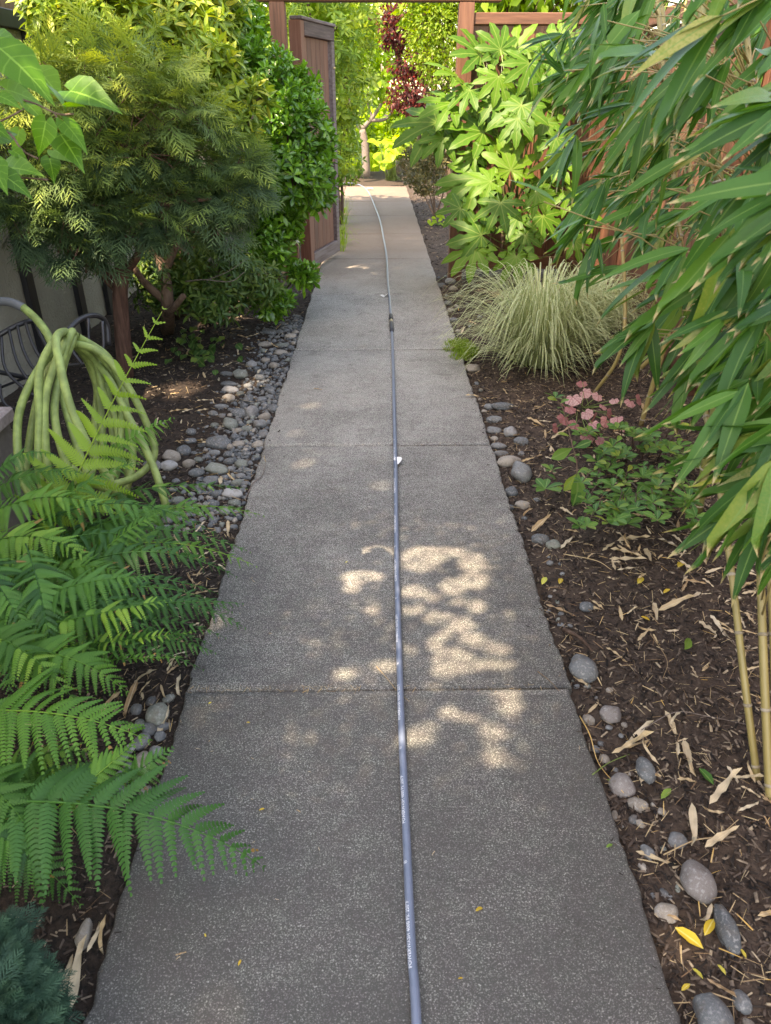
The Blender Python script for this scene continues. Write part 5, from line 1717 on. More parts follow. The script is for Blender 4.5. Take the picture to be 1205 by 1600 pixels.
# ------------------------------------------------------------------ fatsia
def fatsia_leaf(nl=9, seed=0):
    r = np.random.default_rng(seed)
    span = math.radians(136)
    angs = np.linspace(-span, span, nl)
    half = span / (nl - 1)
    V, A, Fc = [(0, 0, 0)], [(0, 0, .5)], []
    ts = [.35, .47, .61, .75, .88]
    for k, an in enumerate(angs):
        c = abs(an) / span
        Lk = (1 - .42 * c ** 1.5) * r.uniform(.94, 1.06)
        base = len(V)
        for j, t in enumerate(ts):
            wl = [math.tan(half) * .35 * 1.02, .118, .155, .138, .085][j] * (1.0 if j == 0 else (1 - .25 * c))
            wl = wl * r.uniform(.94, 1.06) * (1 if j == 0 else 1 + .10 * (-1) ** j)
            tt = t * Lk if j else t * .98
            dr = -.22 * tt ** 2 - .10 * c * tt
            for sg in (1, 0, -1):
                x_, y_ = tt, wl * sg
                z_ = dr + (.10 * wl * abs(sg) * 2 if j else .02 * abs(sg)) + r.normal() * .008 * abs(sg)
                V.append((x_ * math.cos(an) - y_ * math.sin(an), x_ * math.sin(an) + y_ * math.cos(an), z_))
                A.append((sg * .9, t, .5))
        tipd = -.22 * Lk ** 2 - .10 * c * Lk - .03
        V.append((Lk * math.cos(an), Lk * math.sin(an), tipd)); A.append((0, 1, .5))
        Fc += [(0, base + 1, base), (0, base + 2, base + 1)]
        for j in range(len(ts) - 1):
            a, b = base + 3 * j, base + 3 * j + 3
            Fc += [(a, a + 1, b + 1), (a, b + 1, b), (a + 1, a + 2, b + 2), (a + 1, b + 2, b + 1)]
        a = base + 3 * (len(ts) - 1)
        Fc += [(a, a + 1, a + 3), (a + 1, a + 2, a + 3)]
    return T(V, Fc, A)


FM = [mesh('leaf', fatsia_leaf(9 if k % 2 else 8, k), M['L_fatsia']) for k in range(5)]
fb = D(795, 425, 7.35)
fb[2] = -.02
fats = empty('fatsia', fb, 'large palmate-leaved fatsia shrub in front of the fence and gate post', 'shrub')
FL = [(505,285,175,115),(385,400,165,125),(355,540,165,160),(280,640,235,185),(310,720,130,230),(520,690,200,130),(610,260,140,100),(690,260,150,80),(790,270,160,100),(870,250,150,70),(940,210,130,60),(760,330,150,250),(600,400,140,260),(580,520,140,250),(720,550,190,215),(840,640,170,280),(700,620,130,240),(900,720,130,320),(665,890,170,90),(500,930,205,200),(420,960,140,190),(560,950,120,160),(820,940,120,300),(960,1000,130,330),(610,1060,150,260),(800,1010,110,300),(830,1130,150,290),(700,1140,120,210),(400,1090,120,190),(510,1230,160,150),(480,1300,170,210),(690,1340,140,250),(1030,1090,130,330),(900,850,130,20),(470,810,100,200),(640,700,100,260),(1000,1260,120,0),(740,1230,110,250),(590,790,100,100),(450,470,140,200),(820,420,150,300),(930,500,140,330),(760,470,140,280),(880,360,140,30),(520,590,130,180)]
pet = []
for (cx, cy, R_, an) in FL:
    px, py = 600 + cx / 3.347, cy / 3.347
    zc_ = 6.45 + random.uniform(-.28, .22) - (.2 if cy > 1000 else 0)
    p = Z(px, py, zc_)
    if p[2] < .12: p[2] = .12
    s_ = R_ / 3.347 * zc_ / F * 1.12
    a = math.radians(an)
    d = rt * math.cos(a) + up * math.sin(a) * .9
    d = d + np.array([0, -.25, -.25])
    nn = np.array([0, -.62, .75]) + rng.normal(size=3) * .18
    place('leaf', random.choice(FM), fats, frames_x(d[None], nn[None])[0], p, s_ * 1.04)
    sp0 = fb + np.array([random.uniform(-.12, .12), random.uniform(-.1, .1), max(.1, p[2] * random.uniform(.35, .6))])
    if random.random() < .8:
        mid = (p + sp0) / 2 + np.array([0, 0, -.05])
        link('petiole', mesh('petiole', tube(spline([sp0, mid, p], 7), np.linspace(.006, .004, 7), 6), M['stem'], shift=fb), fats, fb)
for k in range(5):
    tp_ = fb + np.array([random.uniform(-.25, .25), random.uniform(-.12, .12), random.uniform(.7, 1.3)])
    link('stem', mesh('stem', tube(spline([fb + rng.normal(size=3) * np.array([.05, .05, 0]), (fb + tp_) / 2 + rng.normal(size=3) * .03, tp_], 9), np.linspace(.017, .010, 9), 7), M['bark'], shift=fb), fats, fb)

# ------------------------------------------------------------------ variegated sedge, moss, heuchera, low shrub, seedlings
def blades(base, n, R0, hmin, hmax, reach, wd, mat, seg=7, bend=1.4):
    Vs, Fs, As = [], [], []
    off = 0
    for i in range(n):
        a = random.uniform(0, 6.283)
        r0 = R0 * math.sqrt(random.random())
        b = np.array(base) + np.array([math.cos(a) * r0, math.sin(a) * r0, 0])
        a2 = a + random.gauss(0, .6)
        h = random.uniform(hmin, hmax)
        rc = random.uniform(*reach)
        d = np.array([math.cos(a2), math.sin(a2), 0])
        sd = np.array([-d[1], d[0], 0])
        t = np.linspace(0, 1, seg + 1)
        k_ = random.uniform(.75, 1.1)
        P = b + d * (rc * t ** bend)[:, None] + np.array([0, 0, 1.]) * (h * (np.sin(np.pi * .80 * t * k_) / .97))[:, None]
        wv = wd * (1 - t ** 2.5) * random.uniform(.7, 1.2) + .0004
        V = np.stack([P + sd * wv[:, None], P - np.array([0, 0, .0006]), P - sd * wv[:, None]], 1).reshape(-1, 3)
        A = np.zeros((len(V), 3))
        A[0::3, 0] = 1; A[2::3, 0] = -1
        A[:, 1] = np.repeat(t, 3); A[:, 2] = random.random()
        for j in range(seg):
            q = off + 3 * j
            Fs += [(q, q + 1, q + 4), (q, q + 4, q + 3), (q + 1, q + 2, q + 5), (q + 1, q + 5, q + 4)]
        off += len(V)
        Vs.append(V); As.append(A)
    return T(np.concatenate(Vs), Fs, np.concatenate(As))


sb = G(838, 572, -.02)
sedge = empty('ornamental_grass', sb, 'mounded cream-striped sedge arching beside the path', 'ornamental grass')
link('blades', mesh('blades', merge([blades(sb, 850, .07, .22, .64, (.2, .78), .0042, None, seg=9, bend=1.1), blades(sb, 300, .10, .08, .26, (.2, .55), .0040, None, bend=.85)]), M['L_sedge'], shift=sb), sedge, sb, kind='stuff')
s2 = D(930, 490, 5.6); s2[2] = -.02
sedge2 = empty('ornamental_grass', s2, 'second cream-striped sedge behind the first, half hid by bamboo', 'ornamental grass')
link('blades', mesh('blades', blades(s2, 900, .07, .2, .48, (.15, .55), .0028, None, bend=1.0), M['L_sedge'], shift=s2), sedge2, s2, kind='stuff')
mb = G(722, 552, -.02)
moss = empty('moss_tuft', mb, 'bright green mossy tuft spilling onto the slab edge', 'moss')
tt = [blades(mb + np.array([random.uniform(-.09, .09), random.uniform(-.2, .2), 0]), 60, .05, .015, .06, (.01, .04), .0022, None, 3) for _ in range(22)]
link('blades', mesh('blades', merge(tt), M['L_moss'], shift=mb), moss, mb, kind='stuff')


def round_leaf(seed):
    r = np.random.default_rng(seed)
    n = 22
    V, A = [(0, 0, 0)], [(0, 0, .5)]
    for i in range(n):
        a = math.radians(-160 + 320 * i / (n - 1))
        rr = (.42 + .10 * abs(math.sin(a * 3.5))) * (1 + .25 * math.cos(a))
        for f in (.55, 1.0):
            V.append((rr * f * math.cos(a) + .1 * f, rr * f * math.sin(a), -.25 * (rr * f) ** 1.5 + .06 * math.sin(i * 1.7) * f))
            A.append(((i % 5) / 2.5 - .9, f, .5))
    Fc = []
    for i in range(n - 1):
        a = 1 + 2 * i
        Fc += [(0, a, a + 2), (a, a + 1, a + 3), (a, a + 3, a + 2)]
    return T(V, Fc, A)


hb2 = G(905, 640, -.02)
heu = empty('heuchera', hb2, 'pink-leaved heuchera with dark veins under the bamboo tips', 'plant')
HMh = [mesh('leaf', round_leaf(k), M['L_pink']) for k in range(3)]
for (px, py, w_) in ((895, 608, 34), (882, 640, 32), (900, 650, 28), (955, 632, 30), (965, 640, 26), (925, 650, 26), (935, 605, 22), (1000, 610, 24), (910, 585, 22), (935, 675, 22), (975, 655, 24), (915, 632, 28), (942, 622, 22), (880, 620, 20), (890, 625, 26), (912, 600, 24), (948, 645, 28), (985, 615, 24), (870, 655, 24), (918, 668, 26), (960, 612, 24), (930, 640, 28)):
    p = G(px, py + 12, .08)
    s_ = w_ * zdep(p) / F * random.uniform(.55, .85)
    d = np.array([random.uniform(-1, 1), -1, -.3])
    place('leaf', random.choice(HMh), heu, frames_x(d[None], (np.array([0, -.6, .8]) + rng.normal(size=3) * .5)[None])[0], p, s_)
    link('petiole', mesh('petiole', tube([hb2 + rng.normal(size=3) * np.array([.03, .03, 0]), p], .002, 5), M['stem'], shift=hb2), heu, hb2)

LLm = [mesh('leaf', leaf(1, .46, 5, .14, .2, 'obov', rnd=.1 * k), M['L_low']) for k in range(4)]


def sprig(th, base, pts, nl, L, r=.0035, tipn=5):
    P = spline([np.array(p) for p in pts], 14)
    link('stem', mesh('stem', tube(P, np.linspace(r, r * .5, 14), 6), M['bark'], shift=WL[th.name]), th, WL[th.name])
    for k in range(nl):
        i = int(3 + (k / nl) * 10)
        a = k * 2.4
        d = np.array([math.cos(a), math.sin(a), .25]) + .3 * nrm(P[min(13, i + 1)] - P[i - 1])
        place('leaf', random.choice(LLm), th, frames_x(d[None], (np.array([0, -.2, 1.]) + rng.normal(size=3) * .25)[None])[0], P[i], L * random.uniform(.75, 1.15))
    for k in range(tipn):
        a = k * 2 * math.pi / tipn + random.uniform(-.2, .2)
        d = np.array([math.cos(a), math.sin(a), .45])
        place('leaf', random.choice(LLm), th, frames_x(d[None], (np.array([0, -.1, 1.]) + rng.normal(size=3) * .2)[None])[0], P[-1], L * random.uniform(.85, 1.2))


lb = G(985, 745, -.02)
low = empty('low_shrub', lb, 'sprawling low shrub with oval leaves under the bamboo', 'shrub')
for k in range(56):
    px, py = random.uniform(905, 1095), random.uniform(640, 800)
    p = G(px, py + 25, random.uniform(.06, .26))
    q = lb * .35 + G(px, py + 30, -.01) * .65
    sprig(low, q, [q, (p + q) / 2 + np.array([0, 0, .06]), p], random.randint(4, 8), random.uniform(.042, .065))
s1b = G(888, 790, -.02)
sd1 = empty('leggy_seedling', s1b, 'leggy seedling with drooping oval leaves in front of the heuchera', 'plant')
sprig(sd1, s1b, [s1b, Z(902, 735, 3.45), Z(893, 690, 3.5), Z(880, 640, 3.55), Z(868, 622, 3.6)], 10, .055)
for (a, b) in (((902, 735), (905, 778)), ((900, 740), (888, 760)), ((896, 700), (918, 692)), ((895, 700), (872, 712)), ((905, 755), (900, 782))):
    p, q = Z(*a, 3.45), Z(*b, 3.42)
    place('leaf', random.choice(LLm), sd1, frames_x((q - p)[None], np.array([[.2, -.8, .5]]))[0], p, np.linalg.norm(q - p) * 1.3)
s2b = G(852, 778, -.02)
sd2 = empty('glossy_seedling', s2b, 'small glossy seedling with paddle leaves beside the slab', 'plant')
sprig(sd2, s2b, [s2b, Z(853, 770, 3.42), Z(852, 764, 3.4)], 0, .075, tipn=6)
sprig(sd2, s2b, [s2b, Z(870, 755, 3.5), Z(862, 735, 3.5)], 2, .05, tipn=5)
s3b = G(1030, 790, -.02)
sd3 = empty('glossy_seedling', s3b, 'small glossy seedling in the mulch beside the lowest bamboo leaves', 'plant')
sprig(sd3, s3b, [s3b, Z(1030, 772, 3.2), Z(1028, 760, 3.2)], 2, .06, tipn=6)
sprig(sd3, s3b, [s3b, Z(1060, 795, 3.1), Z(1068, 790, 3.1)], 2, .06, tipn=6)
ib = G(310, 560, -.02)
ivy = empty('ivy_seedling', ib, 'spreading grey-green lobed seedling at the mulch edge', 'plant')
IM = [mesh('leaf', leaf(1, .8, 4, .1, .2, 'ell', rnd=.2 * k, wave=.1), M['L_under']) for k in range(3)]
for k in range(46):
    p = G(random.gauss(315, 24), random.gauss(542, 17), random.uniform(.03, .12))
    d = np.array([random.uniform(-1, 1), -1, -.2])
    place('leaf', random.choice(IM), ivy, frames_x(d[None], (np.array([0, -.4, .9]) + rng.normal(size=3) * .25)[None])[0], p, random.uniform(.05, .08))
link('stem', mesh('stem', merge([tube(spline([ib, G(310 + random.uniform(-40, 40), 540 + random.uniform(-25, 15), .05)], 5), .0025, 5) for _ in range(9)]), M['stem'], shift=ib), ivy, ib)

# ------------------------------------------------------------------ bamboo
bb = np.array([1.35, 2.6, 0.0])
bam = empty('bamboo', bb, 'tall leafy bamboo clump with tan culms leaning over the path', 'bamboo')
CUL = []


def culm(pts, r, mat='culm', n=46, inter=.17):
    P = spline([np.array(p) for p in pts], n)
    s = np.concatenate([[0], np.cumsum(np.linalg.norm(np.diff(P, axis=0), axis=1))])
    o = link('culm', mesh('culm', tube(P, np.linspace(r, r * .75, n), 10), M[mat], shift=bb), bam, bb)
    q = inter * .4
    while q < s[-1]:
        c_ = np.array([np.interp(q, s, P[:, k]) for k in range(3)])
        c2 = np.array([np.interp(q + .009, s, P[:, k]) for k in range(3)])
        nd = link('node', mesh('node', tube([c_, c_ * .6 + c2 * .4, c_ * .3 + c2 * .7, c2], [r * 1.02, r * 1.16, r * 1.14, r * 1.0], 10), M['node'], shift=bb), o, bb)
        nd.location = (0, 0, 0)
        q += inter * random.uniform(.85, 1.2)
    CUL.append(P)


culm([G(1186, 1236, -.03), Z(1163, 1060, 2.03), Z(1140, 870, 2.12), Z(1118, 720, 2.25), Z(1100, 630, 2.35), Z(1075, 470, 2.5), Z(1050, 250, 2.6), Z(1020, -80, 2.6)], .0105)
culm([G(1204, 1268, -.03), Z(1194, 1050, 1.98), Z(1188, 870, 2.05), Z(1186, 700, 2.1), Z(1190, 500, 2.2), Z(1180, 200, 2.3), Z(1150, -100, 2.3)], .0115)
culm([G(1214, 1240, -.03), Z(1208, 1000, 2.05), Z(1203, 850, 2.1), Z(1215, 600, 2.15), Z(1225, 300, 2.2)], .010)
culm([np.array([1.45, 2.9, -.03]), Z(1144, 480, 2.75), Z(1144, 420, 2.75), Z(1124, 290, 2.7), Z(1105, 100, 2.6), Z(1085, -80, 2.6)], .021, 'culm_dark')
culm([np.array([1.5, 3.9, -.03]), Z(1060, 450, 3.7), Z(1056, 300, 3.7), Z(1045, 140, 3.6), Z(1033, 0, 3.5), Z(1020, -80, 3.5)], .014)
culm([np.array([1.6, 4.6, -.03]), Z(1085, 470, 4.1), Z(1078, 250, 4.0), Z(1070, -50, 3.9)], .014)
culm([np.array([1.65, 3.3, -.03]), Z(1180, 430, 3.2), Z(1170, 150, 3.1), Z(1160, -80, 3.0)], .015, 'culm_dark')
culm([np.array([1.35, 4.4, -.03]), Z(975, 520, 4.3), Z(960, 250, 4.1), Z(930, 50, 3.8), Z(890, -60, 3.6)], .011)

BLf = [leaf(1, .118 + .03 * (k % 3), 7, .10, .10 + .07 * (k % 4), 'lance', rnd=0.0, wave=.03, curl=.03 * (k - 2)) for k in range(6)]
BM = [mesh('leaf', t, M['L_bamboo']) for t in BLf]
PM = mesh('leaf', BLf[1], M['L_pale'])
Lp, Lr, Ls, Lk = [], [], [], []
twg = []


def bspray(anchor, d0, n, L, spread=.45):
    anchor = np.array(anchor, float)
    d0 = nrm(d0)
    # twig back to the nearest culm
    best, bd = None, 1e9
    for P in CUL:
        Q = P[(P[:, 2] < anchor[2] + .45) & (P[:, 2] > anchor[2] - .6)]
        if len(Q) == 0: continue
        dd = np.linalg.norm(Q - anchor, axis=1)
        i = dd.argmin()
        if dd[i] < bd: bd, best = dd[i], Q[i]
    if best is not None and bd < 1.1:
        mid = (anchor + best) / 2 + np.array([0, 0, .05 + .08 * bd])
        twg.append(tube(spline([best, mid, anchor], 7), np.linspace(.0028, .0012, 7), 5))
    else:
        twg.append(tube(spline([anchor - d0 * .25 + np.array([.05, 0, .03]), anchor], 4), np.linspace(.002, .0012, 4), 5))
    sd = nrm(np.cross(d0, nrm(np.array([0, 0, 1.]) + rng.normal(size=3) * .6)))
    for k in range(n):
        f = (k + .5) / n * 2 - 1
        d = d0 + sd * f * spread * 1.3 + rng.normal(size=3) * .16 + np.array([0, 0, -.12 * abs(f)])
        nn = np.array([0, -.25, 1.]) + rng.normal(size=3) * .5
        Lp.append(anchor - d0 * random.uniform(0, .05)); Lr.append(frames_x(d[None], nn[None])[0]); Ls.append(L * random.uniform(.55, 1.2)); Lk.append(random.choice((2, 5, 2, 5, 1)) if zdep(anchor) < 1.85 else random.randrange(6))


def inpoly(x_, y_, poly):
    c_ = False
    j = len(poly) - 1
    for i in range(len(poly)):
        xi, yi = poly[i]; xj, yj = poly[j]
        if (yi > y_) != (yj > y_) and x_ < (xj - xi) * (y_ - yi) / (yj - yi) + xi: c_ = not c_
        j = i
    return c_


def fill(poly, z0, z1, n, L, dn=(-.72, -.25, -.55), nl=(4, 7), sp=.42):
    xs = [p[0] for p in poly]; yy_ = [p[1] for p in poly]
    k = 0
    while k < n:
        a, b = random.uniform(min(xs), max(xs)), random.uniform(min(yy_), max(yy_))
        if not inpoly(a, b, poly): continue
        k += 1
        zc_ = random.uniform(z0, z1)
        d = np.array(dn) + rng.normal(size=3) * .28
        bspray(Z(a, b, zc_), d, random.randint(*nl), L * random.uniform(.85, 1.1), sp)


fill([(1090, -80), (1300, -80), (1300, 330), (1180, 330), (1110, 160)], .95, 1.35, 13, .185)
fill([(960, -60), (1290, -60), (1290, 600), (1120, 600), (1010, 440), (960, 200)], 1.4, 2.1, 50, .175)
fill([(1130, 380), (1300, 380), (1300, 790), (1170, 760), (1110, 600)], 1.2, 1.7, 28, .185)
fill([(1180, 720), (1300, 740), (1300, 860), (1190, 800)], 1.25, 1.6, 7, .16)
fill([(900, -60), (1200, -60), (1200, 420), (1010, 400), (910, 250), (870, 60)], 2.2, 3.4, 95, .15)
fill([(930, -30), (1120, -30), (1120, 360), (960, 330)], 3.4, 4.4, 75, .15)
fill([(1040, 420), (1220, 420), (1220, 640), (1060, 580)], 2.0, 2.8, 20, .15)
fill([(850, -60), (1010, -60), (1010, 440), (930, 420), (880, 280), (860, 100)], 1.7, 2.8, 46, .155)
fill([(1100, 380), (1290, 380), (1290, 760), (1130, 700)], 1.7, 2.4, 22, .165)
# individual hanging sprays that read singly
for (a, zc_, tgt, n_, L_) in (((1012, 520), 1.75, (935, 640), 5, .165), ((1000, 512), 1.75, (925, 545), 3, .16), ((1010, 525), 1.76, (985, 660), 2, .17), ((850, 315), 1.5, (700, 300), 2, .19), ((905, 350), 1.7, (790, 440), 5, .17),
                         ((935, 300), 1.9, (850, 420), 5, .17), ((880, 110), 1.9, (860, 80), 3, .15), ((960, 420), 2.1, (900, 440), 4, .17), ((1080, 560), 1.6, (1010, 690), 4, .18), ((1150, 560), 1.5, (1000, 700), 3, .2),
                         ((1190, 770), 1.35, (1070, 860), 6, .19), ((1200, 800), 1.35, (1110, 900), 6, .18), ((1215, 720), 1.4, (1080, 740), 4, .17), ((1210, 880), 1.4, (1180, 960), 2, .15), ((940, 30), 1.6, (930, 110), 2, .14), ((1190, 400), 1.4, (1080, 500), 4, .2), ((1215, 470), 1.35, (1060, 545), 4, .21)):
    p = Z(a[0], a[1], zc_)
    q = Z(tgt[0], tgt[1], zc_ + .03)
    bspray(p, q - p, n_, L_, .28)
Lp, Lr, Ls, Lk = np.array(Lp), np.array(Lr), np.array(Ls), np.array(Lk)
px, py, zz = proj(Lp)
sz_ = Ls / zz * ((px > -50) & (px < IW + 140) & (py > -120) & (py < IH))
od = np.argsort(-sz_)
for i in od[:290]:
    place('leaf', BM[Lk[i]], bam, Lr[i], Lp[i], Ls[i])
rest = od[290:]
acc = []
for k in range(6):
    s_ = rest[Lk[rest] == k]
    t = scatter(BLf[k], Lr[s_], Lp[s_], Ls[s_], rng.random(len(s_)))
    t.A[:, 2] /= .6
    acc.append(t)
link('foliage', mesh('foliage', merge(acc), M['L_bamboo'], shift=bb), bam, bb, kind='stuff')
link('twigs', mesh('twigs', merge(twg), M['culm'], shift=bb), bam, bb, kind='stuff')
p, q = Z(1165, 738, 1.5), Z(1078, 756, 1.5)
o = place('leaf', PM, bam, frames_x((q - p)[None], np.array([[0, -.5, .8]]))[0], p, np.linalg.norm(q - p))
o['label'] = 'single yellow-green leaf low in the clump'

# ------------------------------------------------------------------ beyond the gate
def scatterleaf(name, label, cat, base, ell, n, tpl, mat, trunk=None, bark='bark', shell=.8, upw=.3, scale=(.7, 1.2), group=None, parts=0):
    base = np.array(base, float)
    th = empty(name, base, label, cat, group)
    P, Nn = crown_pts(ell, n, shell, .4)
    k = len(P)
    d = Nn + rng.normal(size=(k, 3)) * .6 + np.array([0, 0, -.25])
    R = frames_x(d, np.array([0, 0, 1.]) + rng.normal(size=(k, 3)) * .5 + Nn * .5)
    link('crown', mesh('crown', scatter(tpl, R, P, rng.uniform(*scale, k), rng.random(k)), mat, shift=base), th, base, kind='stuff')
    if trunk: link('trunk', mesh('trunk', merge(trunk), M[bark], shift=base), th, base)
    return th


def limbs(base, ell, r, fork):
    out = [tube(spline([base, base * .5 + fork * .5 + rng.normal(size=3) * .03, fork], 10), np.linspace(r, r * .75, 10), 9)]
    for c0, r0 in ell:
        c0 = np.array(c0, float)
        out.append(tube(spline([fork, fork * .45 + c0 * .55 + rng.normal(size=3) * .1, c0], 9), np.linspace(r * .6, r * .15, 9), 7))
        for _ in range(5):
            e = c0 + nrm(rng.normal(size=3)) * np.ones(3) * r0 * .8
            out.append(tube(spline([fork * .3 + c0 * .7, (c0 + e) / 2, e], 6), np.linspace(r * .2, r * .05, 6), 5))
    return out


# rhododendron beyond the gate
tp = [rosette(8, .12, .04, -10, 60, 'ell', 3, .12, .25) for _ in range(3)]
E = [(D(500, 40, 11.0), .62), (D(520, 130, 11.4), .55), (D(528, 210, 11.6), (.38, .5, .5)), (D(470, 120, 11.0), .6), (D(545, 90, 12.5), .45), (D(532, 255, 11.6), (.34, .45, .3)), (D(520, 10, 12.5), .7), (D(480, 220, 11.2), .5)]
clump('rhododendron', 'leafy rhododendron standing behind the open gate', 'shrub', D(520, 285, 11.4) * np.array([1, 1, 0]), E, 1400, tp, M['L_rhodofar'], .6, (.8, 1.2), 120, br=.03)
gb_ = G(532, 385, -.02)
gr = empty('grass_tuft', gb_, 'pale grass tuft at the foot of the open gate', 'grass')
link('blades', mesh('blades', merge([blades(G(536 + dx_, y_, -.02), 34, .05, .08, .26, (.06, .24), .0026, None, 5) for y_, dx_ in ((335, 2), (352, 1), (368, 0), (384, 0), (395, -2))]), M['L_moss'], shift=gb_), gr, gb_, kind='stuff')
g2 = G(570, 266, 0)
gr2 = empty('grass_tuft', g2, 'sunlit bright grass tuft where the path ends', 'grass')
link('blades', mesh('blades', merge([blades(g2 + np.array([random.uniform(-.5, .5), random.uniform(-.3, 1.), 0]), 90, .12, .12, .38, (.05, .25), .006, None, 5) for _ in range(9)]), M['L_bright'], shift=g2), gr2, g2, kind='stuff')

# forked small tree
tb2 = D(572, 262, 19.0); tb2[2] = -.05
fk = D(566, 202, 19.0)
E = [(D(545, 100, 19.2), .6), (D(590, 90, 19.2), .65), (D(560, 60, 19.4), .7), (D(605, 130, 19.0), .45), (D(575, 130, 19.0), .5), (D(530, 140, 19.3), .4), (D(560, 15, 19.6), .7)]
tr = [tube(spline([tb2, D(571, 230, 19.0), fk], 10), np.linspace(.10, .075, 10), 10),
      tube(spline([fk, D(556, 190, 19), D(548, 165, 19), D(545, 120, 19.1)], 12), np.linspace(.055, .02, 12), 8),
      tube(spline([fk, D(580, 186, 19), D(590, 172, 19), D(600, 150, 19), D(596, 100, 19.1)], 12), np.linspace(.06, .02, 12), 8),
      tube(spline([D(580, 188, 19), D(600, 187, 19), D(612, 175, 19), D(618, 140, 19)], 12), np.linspace(.045, .015, 12), 8),
      tube(spline([D(582, 184, 19), D(575, 160, 19), D(572, 100, 19.1)], 12), np.linspace(.035, .012, 12), 8)]
scatterleaf('garden_tree', 'small fork-trunked tree at the far end of the path', 'tree', tb2, E, 1500, leaf(.19, .095, 3, .1, .2), M['L_treedark'], tr, 'twig')
# red maple
rb_ = D(655, 240, 17.0); rb_[2] = -.05
E = [(D(632, 40, 17), (.55, .5, .35)), (D(640, 100, 17), (.45, .5, .25)), (D(648, 140, 16.8), (.5, .5, .28)), (D(615, 60, 17.2), (.3, .4, .2)), (D(655, 170, 16.8), (.35, .4, .18)), (D(660, 20, 17), .5), (D(612, 25, 17.2), (.4, .4, .2)), (D(665, 95, 17), (.5, .4, .3)), (D(628, 160, 17), (.35, .4, .18))]
scatterleaf('red_maple', 'dark red Japanese maple rising beyond the gate', 'tree', rb_, E, 5200, leaf(.085, .05, 2, .1, .25), M['L_maplered'], limbs(rb_, E, .05, D(655, 190, 17)))
# green maple nearer
gb3 = D(705, 260, 12.5); gb3[2] = -.05
E = [(D(690, 40, 12.6), (.55, .5, .4)), (D(672, 85, 12.5), (.35, .4, .22)), (D(700, 110, 12.5), (.45, .5, .25)), (D(665, 20, 12.8), .4), (D(690, 150, 12.5), (.25, .3, .16)), (D(730, 20, 12.8), .5), (D(655, 60, 12.6), (.2, .3, .12))]
scatterleaf('green_maple', 'fine-leaved green Japanese maple beside the gate post', 'tree', gb3, E, 6500, leaf(.06, .03, 2, .1, .25), M['L_maplegreen'], limbs(gb3, E, .045, D(705, 180, 12.5)))
# bronze shrub beyond the post
tp = [rosette(7, .075, .028, -10, 60, 'ell', 3) for _ in range(3)]
E = [(D(680, 245, 11.8), (.34, .5, .32)), (D(655, 270, 12.2), (.26, .4, .2)), (D(700, 225, 11.5), (.3, .4, .3)), (D(668, 288, 11.2), (.22, .4, .14)), (D(648, 250, 13.2), (.25, .3, .25))]
clump('bronze_shrub', 'twiggy bronze-green shrub just past the gate post', 'shrub', D(680, 300, 11.6) * np.array([1, 1, 0]), E, 650, tp, M['L_brown'], .5, (.8, 1.2), 70, br=.014)
# hosta with big lime leaves
hb3 = D(612, 262, 17.5); hb3[2] = 0
hos = empty('hosta', hb3, 'lime green large-leaved hosta near the end of the path', 'plant')
HoM = mesh('leaf', leaf(1, .62, 5, .12, .3, 'ell'), M['L_bright'])
for k in range(34):
    p = D(random.gauss(612, 13), random.uniform(215, 262), 17.5 + random.uniform(-.5, .3))
    d = np.array([random.uniform(-1, 1), -.7, random.uniform(-.5, .4)])
    place('leaf', HoM, hos, frames_x(d[None], (np.array([0, -.4, .9]) + rng.normal(size=3) * .3)[None])[0], p, random.uniform(.22, .36))
    link('petiole', mesh('petiole', tube([hb3 + rng.normal(size=3) * np.array([.08, .08, 0]), p], .008, 5), M['stem'], shift=hb3), hos, hb3)
# small bright plant at foot of post
sp_ = G(684, 352, 0)
spn = empty('lime_seedling', sp_, 'small lime-leaved plant beside the foot of the gate post', 'plant')
sm = mesh('leaf', leaf(1, .6, 4, .12, .3, 'ell'), M['L_bright'])
for k in range(12):
    p = D(684 + random.uniform(-15, 16), 345 + random.uniform(-9, 8), float(sp_[1]) + random.uniform(-.1, .1))
    d = np.array([random.uniform(-1, 1), -.7, random.uniform(-.3, .2)])
    place('leaf', sm, spn, frames_x(d[None], (np.array([0, -.4, .9]) + rng.normal(size=3) * .3)[None])[0], p, random.uniform(.07, .11))
    link('petiole', mesh('petiole', tube([sp_, p], .003, 5), M['stem'], shift=sp_), spn, sp_)
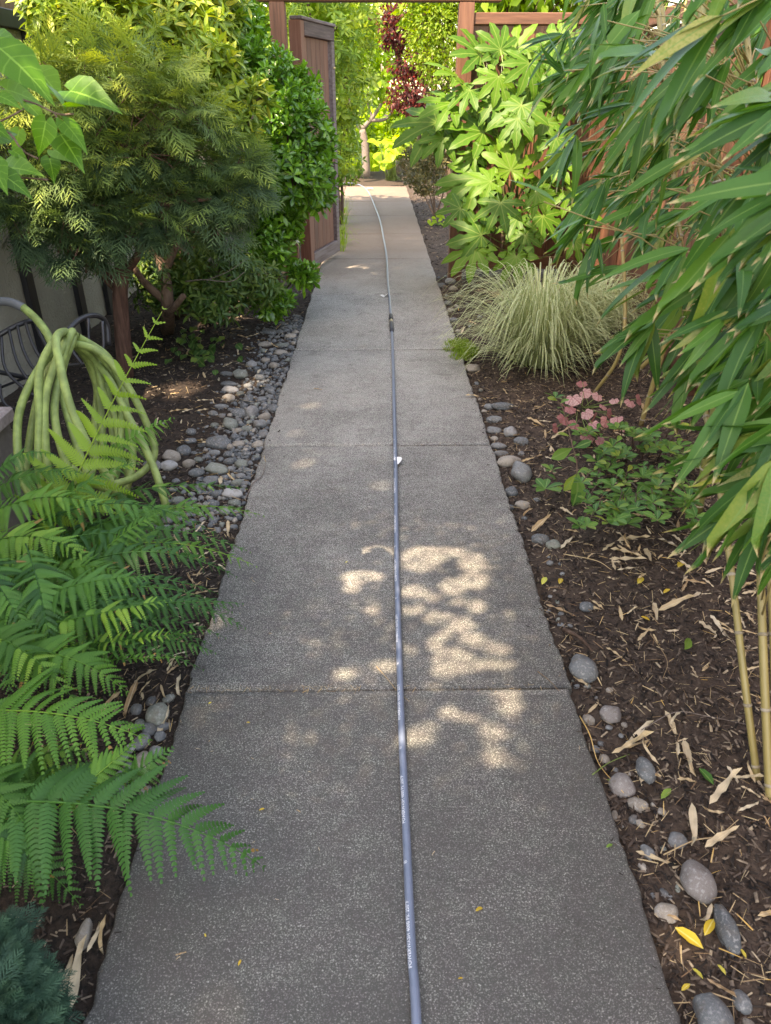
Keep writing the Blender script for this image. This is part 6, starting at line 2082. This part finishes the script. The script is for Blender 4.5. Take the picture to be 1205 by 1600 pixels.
# sunlit trees and hedge closing the view
bl = leaf(.20, .11, 2, .1, .2)
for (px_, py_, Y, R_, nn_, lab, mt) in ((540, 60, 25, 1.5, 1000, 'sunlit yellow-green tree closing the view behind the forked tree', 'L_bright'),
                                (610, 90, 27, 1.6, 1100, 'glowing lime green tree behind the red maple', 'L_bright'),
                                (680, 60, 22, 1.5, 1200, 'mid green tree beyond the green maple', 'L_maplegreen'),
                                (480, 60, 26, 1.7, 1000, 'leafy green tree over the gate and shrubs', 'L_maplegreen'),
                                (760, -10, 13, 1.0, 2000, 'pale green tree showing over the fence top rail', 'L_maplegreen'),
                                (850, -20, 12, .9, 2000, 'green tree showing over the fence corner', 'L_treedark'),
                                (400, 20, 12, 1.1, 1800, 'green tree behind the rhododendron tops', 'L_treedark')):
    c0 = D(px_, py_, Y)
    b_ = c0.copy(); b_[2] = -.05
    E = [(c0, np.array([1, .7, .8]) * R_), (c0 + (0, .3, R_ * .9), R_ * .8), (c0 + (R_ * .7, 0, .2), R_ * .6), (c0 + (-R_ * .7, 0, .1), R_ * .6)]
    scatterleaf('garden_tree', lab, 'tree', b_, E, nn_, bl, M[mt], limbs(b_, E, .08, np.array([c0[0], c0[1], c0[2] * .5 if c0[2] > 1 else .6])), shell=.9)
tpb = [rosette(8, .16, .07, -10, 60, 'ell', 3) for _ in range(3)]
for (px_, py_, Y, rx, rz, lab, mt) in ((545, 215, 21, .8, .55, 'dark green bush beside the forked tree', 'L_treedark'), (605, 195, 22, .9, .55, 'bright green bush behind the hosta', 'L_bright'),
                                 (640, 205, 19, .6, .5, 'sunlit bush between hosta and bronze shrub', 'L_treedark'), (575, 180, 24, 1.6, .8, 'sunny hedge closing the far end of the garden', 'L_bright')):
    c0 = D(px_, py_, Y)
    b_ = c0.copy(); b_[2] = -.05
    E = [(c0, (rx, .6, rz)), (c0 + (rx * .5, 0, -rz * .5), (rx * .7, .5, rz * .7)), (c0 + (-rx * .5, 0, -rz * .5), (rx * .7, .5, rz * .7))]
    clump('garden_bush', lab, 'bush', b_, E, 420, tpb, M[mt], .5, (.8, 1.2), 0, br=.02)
print('tris', sum(len(o.data.polygons) for o in SC.objects if o.type == 'MESH'), 'objects', len(SC.objects))
